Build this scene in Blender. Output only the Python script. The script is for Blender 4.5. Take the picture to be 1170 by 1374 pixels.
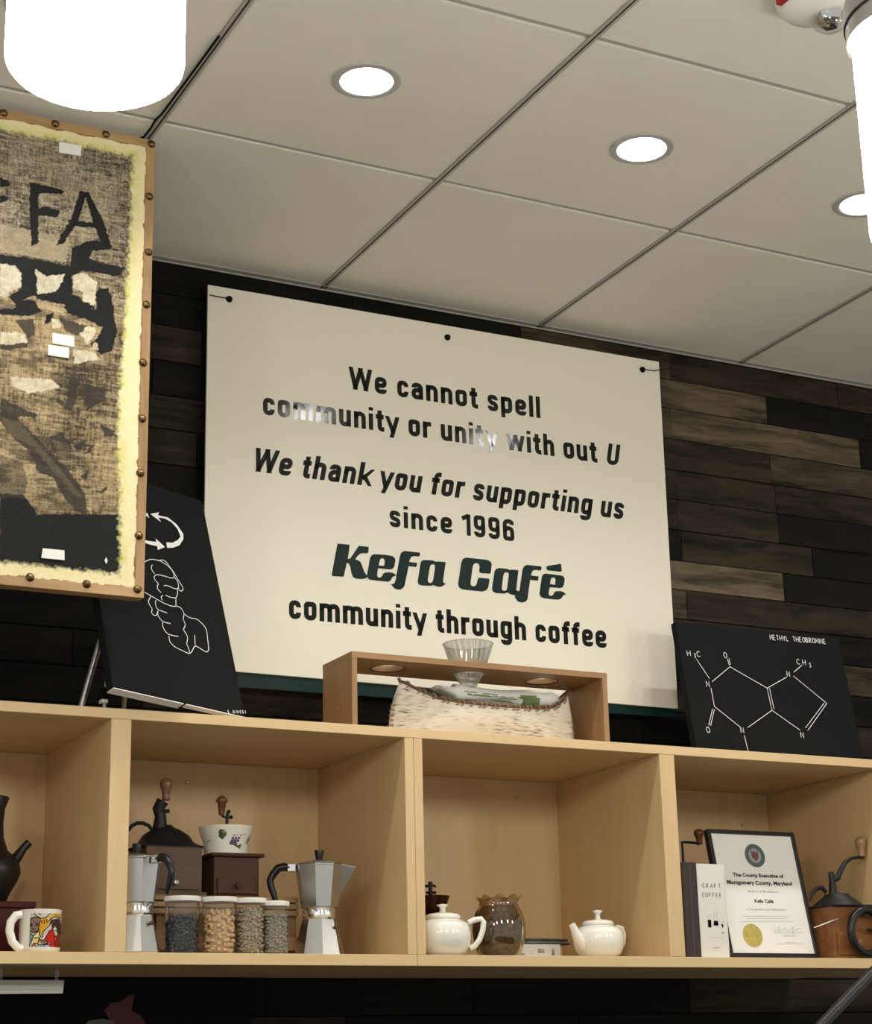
import bpy, bmesh, math, random
import numpy as np
from mathutils import Vector, Matrix
from mathutils.geometry import tessellate_polygon
for o in list(bpy.data.objects): bpy.data.objects.remove(o)
scn = bpy.context.scene
C = scn.collection
PI = math.pi
random.seed(7)

# ---------------------------------------------------------------- camera
FOC = 2490.225
ROWS = ((0.8917980, -0.4519336, -0.0212667), (0.1119851, 0.2660337, -0.9574369), (0.4383556, 0.8514588, 0.2878582))
CAM = Vector((0.0, -3.74, 1.30))
cd = bpy.data.cameras.new('camera'); cam = bpy.data.objects.new('camera', cd); C.objects.link(cam)
r_, d_, f_ = (Vector(r) for r in ROWS)
m = Matrix((r_, -d_, -f_)).transposed().to_4x4(); m.translation = CAM
cam.matrix_world = m
cd.sensor_fit = 'HORIZONTAL'; cd.sensor_width = 36.0; cd.lens = 36.0 * FOC / 1170.0
cd.clip_start = 0.05; cd.clip_end = 60
scn.camera = cam

# ---------------------------------------------------------------- world and exposure
w = bpy.data.worlds.new('world'); scn.world = w; w.use_nodes = True
bg = w.node_tree.nodes['Background']; bg.inputs[0].default_value = (0.95, 0.925, 0.82, 1); bg.inputs[1].default_value = 0.50
scn.view_settings.view_transform = 'Standard'; scn.view_settings.look = 'None'
scn.view_settings.exposure = 0.40; scn.view_settings.gamma = 1.0; scn.view_settings.use_curve_mapping = False
DOWNLIGHT_STRENGTH = 330.0
PENDANT_STRENGTH = 30.0

# ---------------------------------------------------------------- helpers
def ray(u, v):
    a, b = (u - 585.0) / FOC, (v - 687.0) / FOC
    return r_ * a + d_ * b + f_
def at(u, v, y):                      # world point on the plane Y = y seen at a photo pixel
    d = ray(u, v); return CAM + d * ((y - CAM.y) / d.y)
def on(u, v, z):
    d = ray(u, v); return CAM + d * ((z - CAM.z) / d.z)
def scale_at(x, y, z=1.6): return (Vector((x, y, z)) - CAM).dot(f_) / FOC     # metres per pixel

class MB:
    def __init__(s, mtx=None): s.v = []; s.f = []; s.m = mtx
    def add(s, vs, fs):
        o = len(s.v)
        for p in vs:
            p = Vector(p)
            if s.m is not None: p = s.m @ p
            s.v.append(tuple(p))
        s.f += [tuple(i + o for i in f) for f in fs]
        return s
    def box(s, x0, x1, y0, y1, z0, z1):
        return s.add([(x0,y0,z0),(x1,y0,z0),(x1,y1,z0),(x0,y1,z0),(x0,y0,z1),(x1,y0,z1),(x1,y1,z1),(x0,y1,z1)],
                     [(0,3,2,1),(4,5,6,7),(0,1,5,4),(1,2,6,5),(2,3,7,6),(3,0,4,7)])
    def cbox(s, cx, cy, cz, sx, sy, sz): return s.box(cx-sx/2, cx+sx/2, cy-sy/2, cy+sy/2, cz-sz/2, cz+sz/2)
    def lathe(s, prof, seg=32, c=(0,0,0), rot=0.0, rf=None, caps=True, ax='z'):
        vs = []; n = len(prof)
        for r, z in prof:
            for k in range(seg):
                a = rot + 2*PI*k/seg
                rr = r * (rf(a, z) if rf else 1)
                p = (rr*math.cos(a), rr*math.sin(a), z)
                if ax == 'y': p = (p[0], p[2], p[1])
                vs.append((p[0]+c[0], p[1]+c[1], p[2]+c[2]))
        fs = []
        for i in range(n-1):
            for k in range(seg):
                k2 = (k+1) % seg
                q = (i*seg+k, i*seg+k2, (i+1)*seg+k2, (i+1)*seg+k)
                fs.append(q if ax == 'z' else q[::-1])
        if caps:
            a = tuple(range(seg)); b = tuple((n-1)*seg + k for k in range(seg))
            fs.append(a[::-1] if ax == 'z' else a); fs.append(b if ax == 'z' else b[::-1])
        return s.add(vs, fs)
    def tube(s, pts, r, seg=10, closed=False, flat=1.0, caps=True):
        pts = [Vector(p) for p in pts]; n = len(pts)
        rs = r if isinstance(r, (list, tuple)) else [r]*n
        vs = []; up = None
        for i, p in enumerate(pts):
            if closed: t = pts[(i+1) % n] - pts[i-1]
            else: t = pts[min(i+1, n-1)] - pts[max(i-1, 0)]
            t.normalize()
            if up is None:
                up = Vector((0,0,1)) if abs(t.z) < .9 else Vector((0,1,0))
            a = t.cross(up)
            if a.length < 1e-5: a = t.cross(Vector((1,0,0)))
            a.normalize(); b = a.cross(t).normalized(); up = b
            for k in range(seg):
                th = 2*PI*k/seg
                vs.append(p + a*(rs[i]*math.cos(th)) + b*(rs[i]*flat*math.sin(th)))
        fs = []
        for i in range(n if closed else n-1):
            j = (i+1) % n
            for k in range(seg):
                k2 = (k+1) % seg
                fs.append((i*seg+k, j*seg+k, j*seg+k2, i*seg+k2))
        if not closed and caps:
            fs.append(tuple(range(seg))); fs.append(tuple((n-1)*seg+k for k in range(seg))[::-1])
        return s.add(vs, fs)
    def ball(s, c, r, seg=14, sc=(1,1,1)):
        n = seg//2; prof = [(max(1e-4, math.sin(PI*i/n)), -math.cos(PI*i/n)) for i in range(n+1)]
        t = MB().lathe(prof, seg)
        return s.add([(c[0]+p[0]*r*sc[0], c[1]+p[1]*r*sc[1], c[2]+p[2]*r*sc[2]) for p in t.v], t.f)
    def prism(s, poly, y0, y1):       # polygon in x,z pulled along y
        n = len(poly)
        vs = [(p[0], y0, p[1]) for p in poly] + [(p[0], y1, p[1]) for p in poly]
        fs = [(i, (i+1) % n, (i+1) % n + n, i+n) for i in range(n)] + [tuple(range(n))[::-1], tuple(range(n, 2*n))]
        return s.add(vs, fs)
    def flat(s, loops, f):            # polygons with holes, (a,b) -> xyz by f
        L = [[Vector((p[0], p[1], 0)) for p in lp] for lp in loops]
        tri = tessellate_polygon(L); fl = [p for lp in loops for p in lp]
        vs = [f(*p) for p in fl]; fs = []
        for t in tri:
            a, b, c = (Vector((fl[i][0], fl[i][1])) for i in t)
            cr = (b-a).x*(c-a).y - (b-a).y*(c-a).x
            if abs(cr) < 1e-14: continue
            fs.append(tuple(t) if cr > 0 else tuple(t)[::-1])
        return s.add(vs, fs)

def obj(name, mb, mat, parent=None, smooth=False, bevel=0.0, seg=2, recalc=True, subsurf=0):
    me = bpy.data.meshes.new(name); me.from_pydata(mb.v, [], mb.f); me.update()
    if recalc:
        b = bmesh.new(); b.from_mesh(me); bmesh.ops.recalc_face_normals(b, faces=b.faces); b.to_mesh(me); b.free()
    if mat: me.materials.append(mat)
    if smooth:
        me.shade_smooth() if hasattr(me, 'shade_smooth') else [setattr(p, 'use_smooth', True) for p in me.polygons]
        if smooth != 'all':
            try: me.set_sharp_from_angle(angle=math.radians(smooth if smooth is not True else 40))
            except Exception: pass
    o = bpy.data.objects.new(name, me); C.objects.link(o)
    if parent is not None: o.parent = parent
    if bevel:
        md = o.modifiers.new('bevel', 'BEVEL'); md.width = bevel; md.segments = seg; md.limit_method = 'ANGLE'; md.angle_limit = math.radians(50)
    if subsurf:
        md = o.modifiers.new('sub', 'SUBSURF'); md.levels = subsurf; md.render_levels = subsurf
    return o
def tag(o, label, cat, group=None, kind=None):
    o['label'] = label; o['category'] = cat
    if group: o['group'] = group
    if kind: o['kind'] = kind
    return o
def thing(name, label, cat, loc, rz=0, group=None, mtx=None):
    o = bpy.data.objects.new(name, None); C.objects.link(o); o.empty_display_size = .05
    if mtx is not None: o.matrix_world = mtx
    else: o.location = loc; o.rotation_euler = (0, 0, rz)
    return tag(o, label, cat, group)
def struct(o): o['kind'] = 'structure'; return o
def lab(o, t): o['label'] = t; return o

# ---------------------------------------------------------------- materials
def nt(mat):
    mat.use_nodes = True; t = mat.node_tree; return t, t.nodes, t.links, t.nodes['Principled BSDF']
def M(name, col, rough=.5, metal=0, var=0, vscale=20, bump=0, bscale=200, spec=.5, emit=None, es=0, coat=0, stretch=None, col2=None):
    ma = bpy.data.materials.new(name); t, n, l, b = nt(ma)
    b.inputs['Base Color'].default_value = (*col, 1); b.inputs['Roughness'].default_value = rough; b.inputs['Metallic'].default_value = metal
    b.inputs['Specular IOR Level'].default_value = spec; b.inputs['Coat Weight'].default_value = coat
    tc = n.new('ShaderNodeTexCoord'); mp = n.new('ShaderNodeMapping'); l.new(tc.outputs['Object'], mp.inputs[0])
    if stretch: mp.inputs['Scale'].default_value = stretch
    no = n.new('ShaderNodeTexNoise'); no.inputs['Scale'].default_value = vscale; no.inputs['Detail'].default_value = 5; l.new(mp.outputs[0], no.inputs['Vector'])
    rp = n.new('ShaderNodeMapRange'); rp.inputs[1].default_value = .3; rp.inputs[2].default_value = .7; l.new(no.outputs[0], rp.inputs[0])
    mx = n.new('ShaderNodeMix'); mx.data_type = 'RGBA'; l.new(rp.outputs[0], mx.inputs[0])
    lo = col2 if col2 else tuple(c*(1-var) for c in col)
    mx.inputs[6].default_value = (*lo, 1); mx.inputs[7].default_value = (*col, 1); l.new(mx.outputs[2], b.inputs['Base Color'])
    if bump:
        n2 = n.new('ShaderNodeTexNoise'); n2.inputs['Scale'].default_value = bscale; l.new(mp.outputs[0], n2.inputs['Vector'])
        bp = n.new('ShaderNodeBump'); bp.inputs['Strength'].default_value = bump; bp.inputs['Distance'].default_value = .002
        l.new(n2.outputs[0], bp.inputs['Height']); l.new(bp.outputs[0], b.inputs['Normal'])
    if emit: b.inputs['Emission Color'].default_value = (*emit, 1); b.inputs['Emission Strength'].default_value = es
    return ma
def wood(name, light, dark, axis='x', scale=14, rough=.5, bump=.15, contrast=(.35, .7), rand=False, spec=.5):
    ma = bpy.data.materials.new(name); t, n, l, b = nt(ma); b.inputs['Specular IOR Level'].default_value = spec
    tc = n.new('ShaderNodeTexCoord'); mp = n.new('ShaderNodeMapping'); l.new(tc.outputs['Object'], mp.inputs[0])
    st = {'x': (.12, 1, 1), 'y': (1, .12, 1), 'z': (1, 1, .12)}[axis]; mp.inputs['Scale'].default_value = st
    if rand:
        oi = n.new('ShaderNodeObjectInfo'); ml = n.new('ShaderNodeMath'); ml.operation = 'MULTIPLY'; ml.inputs[1].default_value = 37
        l.new(oi.outputs['Random'], ml.inputs[0]); cb = n.new('ShaderNodeCombineXYZ')
        for k in range(3): l.new(ml.outputs[0], cb.inputs[k])
        l.new(cb.outputs[0], mp.inputs['Location'])
    no = n.new('ShaderNodeTexNoise'); no.inputs['Scale'].default_value = scale; no.inputs['Detail'].default_value = 8; no.inputs['Roughness'].default_value = .65; no.inputs['Distortion'].default_value = .6
    l.new(mp.outputs[0], no.inputs['Vector'])
    rp = n.new('ShaderNodeMapRange'); rp.inputs[1].default_value = contrast[0]; rp.inputs[2].default_value = contrast[1]; l.new(no.outputs[0], rp.inputs[0])
    n3 = n.new('ShaderNodeTexNoise'); n3.inputs['Scale'].default_value = scale*7; n3.inputs['Detail'].default_value = 4; l.new(mp.outputs[0], n3.inputs['Vector'])
    ad = n.new('ShaderNodeMath'); ad.operation = 'MULTIPLY_ADD'; ad.inputs[1].default_value = .5; l.new(n3.outputs[0], ad.inputs[0]); l.new(rp.outputs[0], ad.inputs[2])
    sb = n.new('ShaderNodeMath'); sb.operation = 'SUBTRACT'; sb.inputs[1].default_value = .25; sb.use_clamp = True; l.new(ad.outputs[0], sb.inputs[0])
    mx = n.new('ShaderNodeMix'); mx.data_type = 'RGBA'; l.new(sb.outputs[0], mx.inputs[0]); mx.inputs[6].default_value = (*dark, 1); mx.inputs[7].default_value = (*light, 1)
    l.new(mx.outputs[2], b.inputs['Base Color']); b.inputs['Roughness'].default_value = rough
    bp = n.new('ShaderNodeBump'); bp.inputs['Strength'].default_value = bump; bp.inputs['Distance'].default_value = .001; l.new(sb.outputs[0], bp.inputs['Height']); l.new(bp.outputs[0], b.inputs['Normal'])
    return ma
def clear(name, tint=(.93,.94,.94), gloss=.10, rough=.03):
    ma = bpy.data.materials.new(name); ma.use_nodes = True; t = ma.node_tree; n = t.nodes; l = t.links; n.clear()
    out = n.new('ShaderNodeOutputMaterial'); tr = n.new('ShaderNodeBsdfTransparent'); tr.inputs[0].default_value = (*tint, 1)
    gl = n.new('ShaderNodeBsdfGlossy'); gl.inputs['Roughness'].default_value = rough; gl.inputs[0].default_value = (1,1,1,1)
    fr = n.new('ShaderNodeLayerWeight'); fr.inputs[0].default_value = .12; ml = n.new('ShaderNodeMath'); ml.operation = 'MULTIPLY_ADD'; ml.inputs[1].default_value = .55; ml.inputs[2].default_value = gloss*.4; ml.use_clamp = True
    l.new(fr.outputs['Fresnel'], ml.inputs[0]); mx = n.new('ShaderNodeMixShader'); l.new(ml.outputs[0], mx.inputs[0]); l.new(tr.outputs[0], mx.inputs[1]); l.new(gl.outputs[0], mx.inputs[2]); l.new(mx.outputs[0], out.inputs[0])
    return ma
def vcol(name, rough=.6, bump=0, bscale=500, coat=0):
    ma = bpy.data.materials.new(name); t, n, l, b = nt(ma); a = n.new('ShaderNodeVertexColor'); a.layer_name = 'paint'; l.new(a.outputs[0], b.inputs['Base Color']); b.inputs['Roughness'].default_value = rough; b.inputs['Coat Weight'].default_value = coat; b.inputs['Specular IOR Level'].default_value = .2
    if bump:
        tc = n.new('ShaderNodeTexCoord'); n2 = n.new('ShaderNodeTexNoise'); n2.inputs['Scale'].default_value = bscale; l.new(tc.outputs['Object'], n2.inputs['Vector'])
        bp = n.new('ShaderNodeBump'); bp.inputs['Strength'].default_value = bump; bp.inputs['Distance'].default_value = .002; l.new(n2.outputs[0], bp.inputs['Height']); l.new(bp.outputs[0], b.inputs['Normal'])
    return ma

m_tile = M('ceiling tile board', (.76,.745,.67), .95, var=.05, vscale=6, bump=.25, bscale=350, spec=.1)
m_tee = M('ceiling grid metal', (.40,.38,.345), .6, var=.03)
m_slot = M('grid slot', (.03,.028,.026), .9)
m_floor = M('floor tile', (.10,.085,.07), .6, var=.2, vscale=3)
m_plain = M('wall paint dark', (.015,.013,.012), .9, var=.1, spec=.1)
PL = [wood('plank pale oak', (.155,.122,.078), (.030,.023,.015), 'x', 30, .8, .9, (.36,.66), rand=True, spec=.12),
      wood('plank mid oak', (.090,.068,.044), (.016,.012,.008), 'x', 28, .8, .9, (.36,.66), rand=True, spec=.12),
      wood('plank brown', (.044,.033,.022), (.009,.007,.005), 'x', 24, .8, .6, (.36,.66), rand=True, spec=.12),
      wood('plank dark', (.013,.011,.009), (.004,.0035,.003), 'x', 20, .8, .4, rand=True, spec=.12)]
m_maple_x = wood('maple along', (.70,.515,.285), (.60,.42,.215), 'x', 9, .45, .04, (.3,.75))
m_maple_z = wood('maple upright', (.68,.495,.265), (.59,.41,.205), 'z', 9, .45, .04, (.3,.75))
m_bamboo = wood('bamboo board', (.36,.20,.085), (.24,.125,.05), 'x', 26, .45, .08)
m_bamboo_z = wood('bamboo upright', (.36,.20,.085), (.24,.125,.05), 'z', 26, .45, .08)
m_sign = M('sign panel', (.80,.765,.66), .42, var=.015, vscale=2)
m_teal = M('sign backing', (.003,.020,.018), .5, spec=.2)
m_letter = M('black vinyl', (.006,.008,.007), .13, spec=.4)
m_logo = M('dark green vinyl', (.004,.016,.014), .45, spec=.2)
m_black = M('black plastic', (.006,.006,.0065), .32, spec=.4)
m_blackm = M('matte black', (.004,.004,.0045), .85, spec=.12)
m_iron = M('cast iron', (.011,.011,.0115), .5, var=.3, vscale=40, bump=.1, bscale=120, spec=.35)
m_alu = M('cast aluminium', (.56,.565,.57), .30, 1, var=.08, vscale=30, bump=.03, bscale=300)
m_chrome = M('polished metal', (.78,.78,.79), .12, 1)
m_steel = M('brushed steel', (.5,.5,.5), .35, 1, var=.1)
m_brass = M('antique brass', (.20,.135,.06), .34, 1, var=.4, vscale=60)
m_porc = M('white porcelain', (.80,.785,.72), .25, spec=.5, coat=1.0)
m_white = M('white plastic', (.78,.77,.73), .35)
m_paper = M('white paper', (.80,.79,.76), .8, var=.03)
m_canvas = M('black canvas', (.0075,.0078,.0082), .85, var=.15, vscale=8, bump=.1, bscale=900, spec=.12)
m_primed = M('raw canvas edge', (.72,.70,.66), .8, var=.05)
m_chalk = M('white chalk marker', (.75,.76,.74), .8)
m_glow = M('glowing glass', (1,.97,.9), .3, emit=(1.0,.945,.83), es=PENDANT_STRENGTH)
m_led = M('led lens', (1,1,1), .3, emit=(1.0,.97,.91), es=DOWNLIGHT_STRENGTH)
m_clear = clear('clear plastic', (.975,.98,.98), .06)
m_glass = clear('clear glass', (.90,.91,.90), .2, .02)
m_smoke = clear('smoky glass', (.62,.50,.34), .25, .04)

# ---------------------------------------------------------------- flat lettering
def fillet(pts, r, closed=False, k=6):
    pts = [Vector(p) for p in pts]; n = len(pts); out = []
    for i, p in enumerate(pts):
        if not closed and i in (0, n-1): out.append(p); continue
        a, b = pts[i-1], pts[(i+1) % n]; va, vb = (a-p), (b-p)
        rr = min(r, va.length*.5 if (closed or i-1 > 0) else va.length*.98, vb.length*.5 if (closed or i+1 < n-1) else vb.length*.98)
        if rr < 1e-5: out.append(p); continue
        pa, pb = p + va.normalized()*rr, p + vb.normalized()*rr
        cr = abs(va.normalized().x*vb.normalized().y - va.normalized().y*vb.normalized().x)
        if cr < .02: out.append(p); continue
        for j in range(k+1):
            t = j/k; out.append(pa*(1-t)**2 + p*(2*t*(1-t)) + pb*t*t)
    return out
def ribbon(mb, pts, wd, f, closed=False, clip=None):
    pts = [Vector(p) for p in pts]; q = [pts[0]]
    for p in pts[1:]:
        if (p-q[-1]).length > 1e-6: q.append(p)
    if closed and (q[0]-q[-1]).length < 1e-6: q.pop()
    pts = q; n = len(pts)
    if n < 2: return
    ws = wd if callable(wd) else (lambda t: wd)
    L, R = [], []
    for i, p in enumerate(pts):
        if closed: a, b = (p-pts[i-1]).normalized(), (pts[(i+1) % n]-p).normalized()
        else:
            a = (p-pts[i-1]).normalized() if i > 0 else (pts[1]-p).normalized()
            b = (pts[i+1]-p).normalized() if i < n-1 else a
        t = (a+b)
        if t.length < 1e-4: t = a.copy()
        t.normalize(); nn = Vector((-t.y, t.x)); c = max(.45, nn.dot(Vector((-a.y, a.x))))
        h = ws(i/(n-1))/2/c
        L.append(p+nn*h); R.append(p-nn*h)
    if clip:
        for S in (L, R):
            for p in S: p.y = min(max(p.y, clip[0]), clip[1])
    vs = [f(*p) for p in L] + [f(*p) for p in R]
    fs = [(i, i+n, (i+1) % n + n, (i+1) % n) for i in range(n if closed else n-1)]
    mb.add(vs, fs)
XH, SW = .73, .203
def glyph(ch):
    """condensed grotesque: advance width and strokes (points, closed, radius, clip)"""
    h = SW/2; w = .50; L, R = h, w-h; T, B = XH-h+.012, h-.012; r = .24; S = []; X = XH
    def st(p, closed=False, rad=r, clip=None): S.append((p, closed, rad, clip))
    if ch == 'o': st([(w/2,T),(R,T),(R,B),(L,B),(L,T),(w/2,T)][:-1], True)
    elif ch in 'nh': st([(L,0),(L,X if ch=='n' else 1)]); st([(L,X-.3),(L,T),(R,T),(R,0)])
    elif ch == 'm':
        w = .80; R = w-h; c = w/2; st([(L,0),(L,X)]); st([(L,X-.3),(L,T),(c,T),(c,0)], rad=.15); st([(c,X-.3),(c,T),(R,T),(R,0)], rad=.15)
    elif ch == 'u': st([(L,X),(L,B),(R,B),(R,.3)]); st([(R,0),(R,X)])
    elif ch == 'r': w = .36; st([(L,0),(L,X)]); st([(L,X-.3),(L,T),(w,T-.005)])
    elif ch == 'c': w = .47; R = w-h; st([(R,X-.26),(R,T),(L,T),(L,B),(R,B),(R,.26)])
    elif ch == 'e': st([(R,.2),(R,B),(L,B),(L,T),(R,T),(R,X*.49),(L,X*.49)], rad=.19)
    elif ch == 'a': w = .49; R = w-h; st([(L+.01,X-.22),(L+.01,T),(R,T),(R,0)], rad=.18); st([(R,X*.6),(L,X*.52),(L,B),(R-.03,B),(R,.18)], rad=.14)
    elif ch == 's': w = .46; R = w-h; st([(R,X-.22),(R,T),(L,T),(L,X*.56),(R,X*.44),(R,B),(L,B),(L,.22)], rad=.16)
    elif ch == 'p': st([(L,-.22),(L,X)]); st([(w/2,T),(R,T),(R,B),(L,B),(L,T)], True)
    elif ch == 'g': st([(R,X),(R,-.17),(L,-.17),(L,-.06)]); st([(w/2,T),(R,T),(R,B),(L,B),(L,T)], True)
    elif ch == 't': w = .34; x = .16; st([(x,.92),(x,B),(w,B)], rad=.12); st([(0,T),(w-.02,T)])
    elif ch == 'f': w = .34; x = .16; st([(x,0),(x,1-h),(w+.02,1-h)], rad=.14); st([(0,T),(w-.02,T)])
    elif ch == 'i': w = SW; st([(h,0),(h,X)]); st([(h,.86),(h,1.01)])
    elif ch == 'l': w = SW; st([(h,0),(h,1)])
    elif ch == 'k': w = .50; st([(L,0),(L,1)]); st([(w-.02+.06,X+.08),(L+.06,.28)], clip=(0,X)); st([(L+.13,.42),(w+.02,-.06)], clip=(0,X))
    elif ch == 'y': w = .50; st([(.03,X+.08),(.27,-.02)], clip=(0,X)); st([(w-.05,X+.08),(.20,-.30)], clip=(-.22,X))
    elif ch in 'wW':
        tp = X if ch == 'w' else 1.0; w = .78 if ch == 'w' else .88; e = .1
        for a, b in ((h*.8,w*.27),(w*.5,w*.27),(w*.5,w*.73),(w-h*.8,w*.73)):
            dx = b-a; st([(a-dx*e/tp, tp+e),(b+dx*e/tp,-e)], clip=(0,tp))
    elif ch == 'U': w = .56; R = w-h; st([(L,1),(L,B),(R,B),(R,1)])
    elif ch == '1': w = .36; st([(w-h,0),(w-h,1)]); st([(.0,.77),(w-h,.93)])
    elif ch in '96':
        T1 = 1-h+.01; S0 = [(w/2,T1),(R,T1),(R,.42),(L,.42),(L,T1)]; t = [(R,.6),(R,B),(L,B),(L,.24)]
        if ch == '6': S0 = [(w-a, 1-b) for a, b in S0]; t = [(w-a, 1-b) for a, b in t]
        st(S0, True); st(t)
    elif ch == ' ': w = .20
    return w, S
def text_line(mb, txt, x0, x1, base, cap, f, italic=0.0, gap=.09, sw=SW):
    adv = sum(glyph(c)[0] for c in txt) + gap*(len(txt)-1)
    sx = (x1-x0)/cap/adv; x = 0.0
    for c in txt:
        w_, S = glyph(c)
        for pts, closed, rad, clip in S:
            it = .2 if italic is True or (italic == 'last' and c == 'U') else 0
            q = [((x+p[0])*sx, p[1]) for p in pts]
            q = fillet(q, rad, closed) if len(q) > 2 else [Vector(p) for p in q]
            sub = MB(); ribbon(sub, q, sw, lambda a, b: (a, b, 0), closed, clip)
            vs = [f(x0 + (a + it*b)*cap, base + b*cap) for a, b, _ in sub.v]; mb.add(vs, sub.f)
        x += w_ + gap
# single-stroke capitals for hand lettering
HS = {'H':[[(0,0),(0,1)],[(.6,0),(.6,1)],[(0,.5),(.6,.5)]],'C':[[(.6,.85),(.4,1),(.1,.85),(0,.5),(.1,.12),(.4,0),(.6,.15)]],
 'O':[[(.3,1),(.05,.8),(0,.45),(.12,.1),(.35,0),(.58,.15),(.65,.55),(.55,.88),(.3,1)]],'N':[[(0,0),(.02,1),(.55,.02),(.58,1)]],
 '3':[[(0,.95),(.4,1),(.2,.6),(.45,.35),(.3,0),(0,.05)]],'M':[[(0,0),(.08,1),(.32,.35),(.58,1),(.65,0)]],'E':[[(.5,1),(0,1),(0,0),(.5,0)],[(0,.5),(.42,.5)]],
 'T':[[(0,1),(.6,1)],[(.3,1),(.3,0)]],'Y':[[(0,1),(.3,.5),(.6,1)],[(.3,.5),(.3,0)]],'L':[[(0,1),(0,0),(.45,0)]],'B':[[(0,0),(0,1),(.4,.9),(.38,.6),(0,.52),(.48,.4),(.45,.05),(0,0)]],
 'R':[[(0,0),(0,1),(.45,.9),(.42,.55),(0,.48),(.5,0)]],'I':[[(.1,0),(.1,1)]],'A':[[(0,0),(.3,1),(.6,0)],[(.12,.38),(.48,.38)]],'F':[[(.5,1),(0,1),(0,0)],[(0,.5),(.42,.5)]],
 'S':[[(.5,.85),(.3,1),(.02,.8),(.15,.55),(.42,.4),(.45,.12),(.2,0),(0,.15)]],'K':[[(0,0),(0,1)],[(.5,1),(0,.45),(.52,0)]],'.':[[(0,0),(.06,.04)]],' ':[],'P':[[(0,0),(0,1),(.48,.9),(.45,.52),(0,.45)]],'G':[[(.6,.85),(.4,1),(.1,.85),(0,.5),(.1,.1),(.4,0),(.6,.2),(.6,.45),(.35,.45)]]}
def hand(mb, txt, p0, hgt, wid, f, wd, adv=.85, slope=0.0):
    x = 0
    for c in txt:
        for s in HS.get(c, []):
            ribbon(mb, [(p0[0]+(x+a)*wid, p0[1]+b*hgt+(x+a)*wid*slope) for a, b in s], wd, f)
        x += adv if c not in 'I.' else .35
    return p0[0]+x*wid
def font_text(txt, size, f, x, y, parent, mat, name='lettering', bold=0.0, align='CENTER', shear=0.0, sx=1.0):
    cu = bpy.data.curves.new('t', 'FONT'); cu.body = txt; cu.size = size; cu.align_x = align; cu.offset = bold; cu.shear = shear; cu.resolution_u = 3
    o = bpy.data.objects.new('t', cu); C.objects.link(o); bpy.context.view_layer.update()
    me = bpy.data.meshes.new_from_object(o.evaluated_get(bpy.context.evaluated_depsgraph_get()))
    mb = MB(); mb.add([f(x+v.co.x*sx, y+v.co.y) for v in me.vertices], [tuple(p.vertices) for p in me.polygons])
    bpy.data.objects.remove(o); bpy.data.curves.remove(cu)
    return obj(name, mb, mat, parent, recalc=False)

# ================================================================ SETTING
CEIL = 3.086; YS = -.4444; ZT, ZTI, ZBI, ZB = 1.955, 1.9358, 1.514, 1.4928
wall = struct(obj('wall_back', MB().box(-1.5, 5.5, .012, .12, 0, 3.4), m_plain))
floor = struct(obj('floor', MB().box(-1.5, 5.5, -6, .12, -.1, 0), m_floor))
# planks: rows fixed by the photograph, joints read off it on the right of the sign
rows = [3.0785, 3.0034, 2.9244, 2.8400, 2.7566, 2.6780, 2.5964, 2.5156, 2.4396, 2.3644]
while rows[-1] > 1.0: rows.append(rows[-1]-.0792)
joint_px = {0:[(897,1)], 1:[(883,1),(1027,0),(1300,3)], 2:[(883,2),(899,1),(1152,0),(1330,3)], 3:[(870,2),(1033,2),(1240,1)], 4:[(907,2),(1040,2),(1300,2)], 5:[(907,2),(1043,2),(1200,3)],
            6:[(914,3),(1090,2),(1280,3)], 7:[(890,3),(1050,0),(1320,3)], 8:[(920,1),(1180,2)]}
tone0 = {0:3, 1:1, 2:2, 3:2, 4:2, 5:3, 6:3, 7:0, 8:1}
for i in range(len(rows)-1):
    z1, z0 = rows[i]-.0012, rows[i+1]+.0012; zc = (z0+z1)/2
    cuts = []
    x = -1.0 + random.random()*.5
    first = at(joint_px[i][0][0], 500+40*i, 0).x if i in joint_px else 9
    while x < min(first-.25, 4.6): cuts.append((x, None)); x += random.uniform(.45, .62)
    if i in joint_px:
        # every (pixel, tone): the plank that ENDS at this joint carries the tone
        js = [(at(px, 480+i*40+(px-905)*.14, 0).x, tn) for px, tn in joint_px[i]]
        tones = [t for _, t in js]; xs = [a for a, _ in js]
        for k, xx in enumerate(xs): cuts.append((xx, tones[k+1] if k+1 < len(tones) else 2))
        if cuts and len(cuts) > len(xs): cuts[len(cuts)-len(xs)-1] = (cuts[len(cuts)-len(xs)-1][0], tones[0])
        x = xs[-1] + .55
        while x < 4.6: cuts.append((x, None)); x += random.uniform(.45, .62)
    cuts.append((cuts[-1][0]+.5, None))
    for (a, tn), (b, _) in zip(cuts[:-1], cuts[1:]):
        if tn is None: tn = random.choice((1, 2, 2, 3, 3)) if a > 2.4 else random.choice((2, 3, 3, 3))
        d = random.uniform(0, .004)
        obj('plank', MB().box(a+.0008, b-.0008, -d, .014, z0, z1), PL[tn], wall, bevel=.0008, seg=1)

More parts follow.
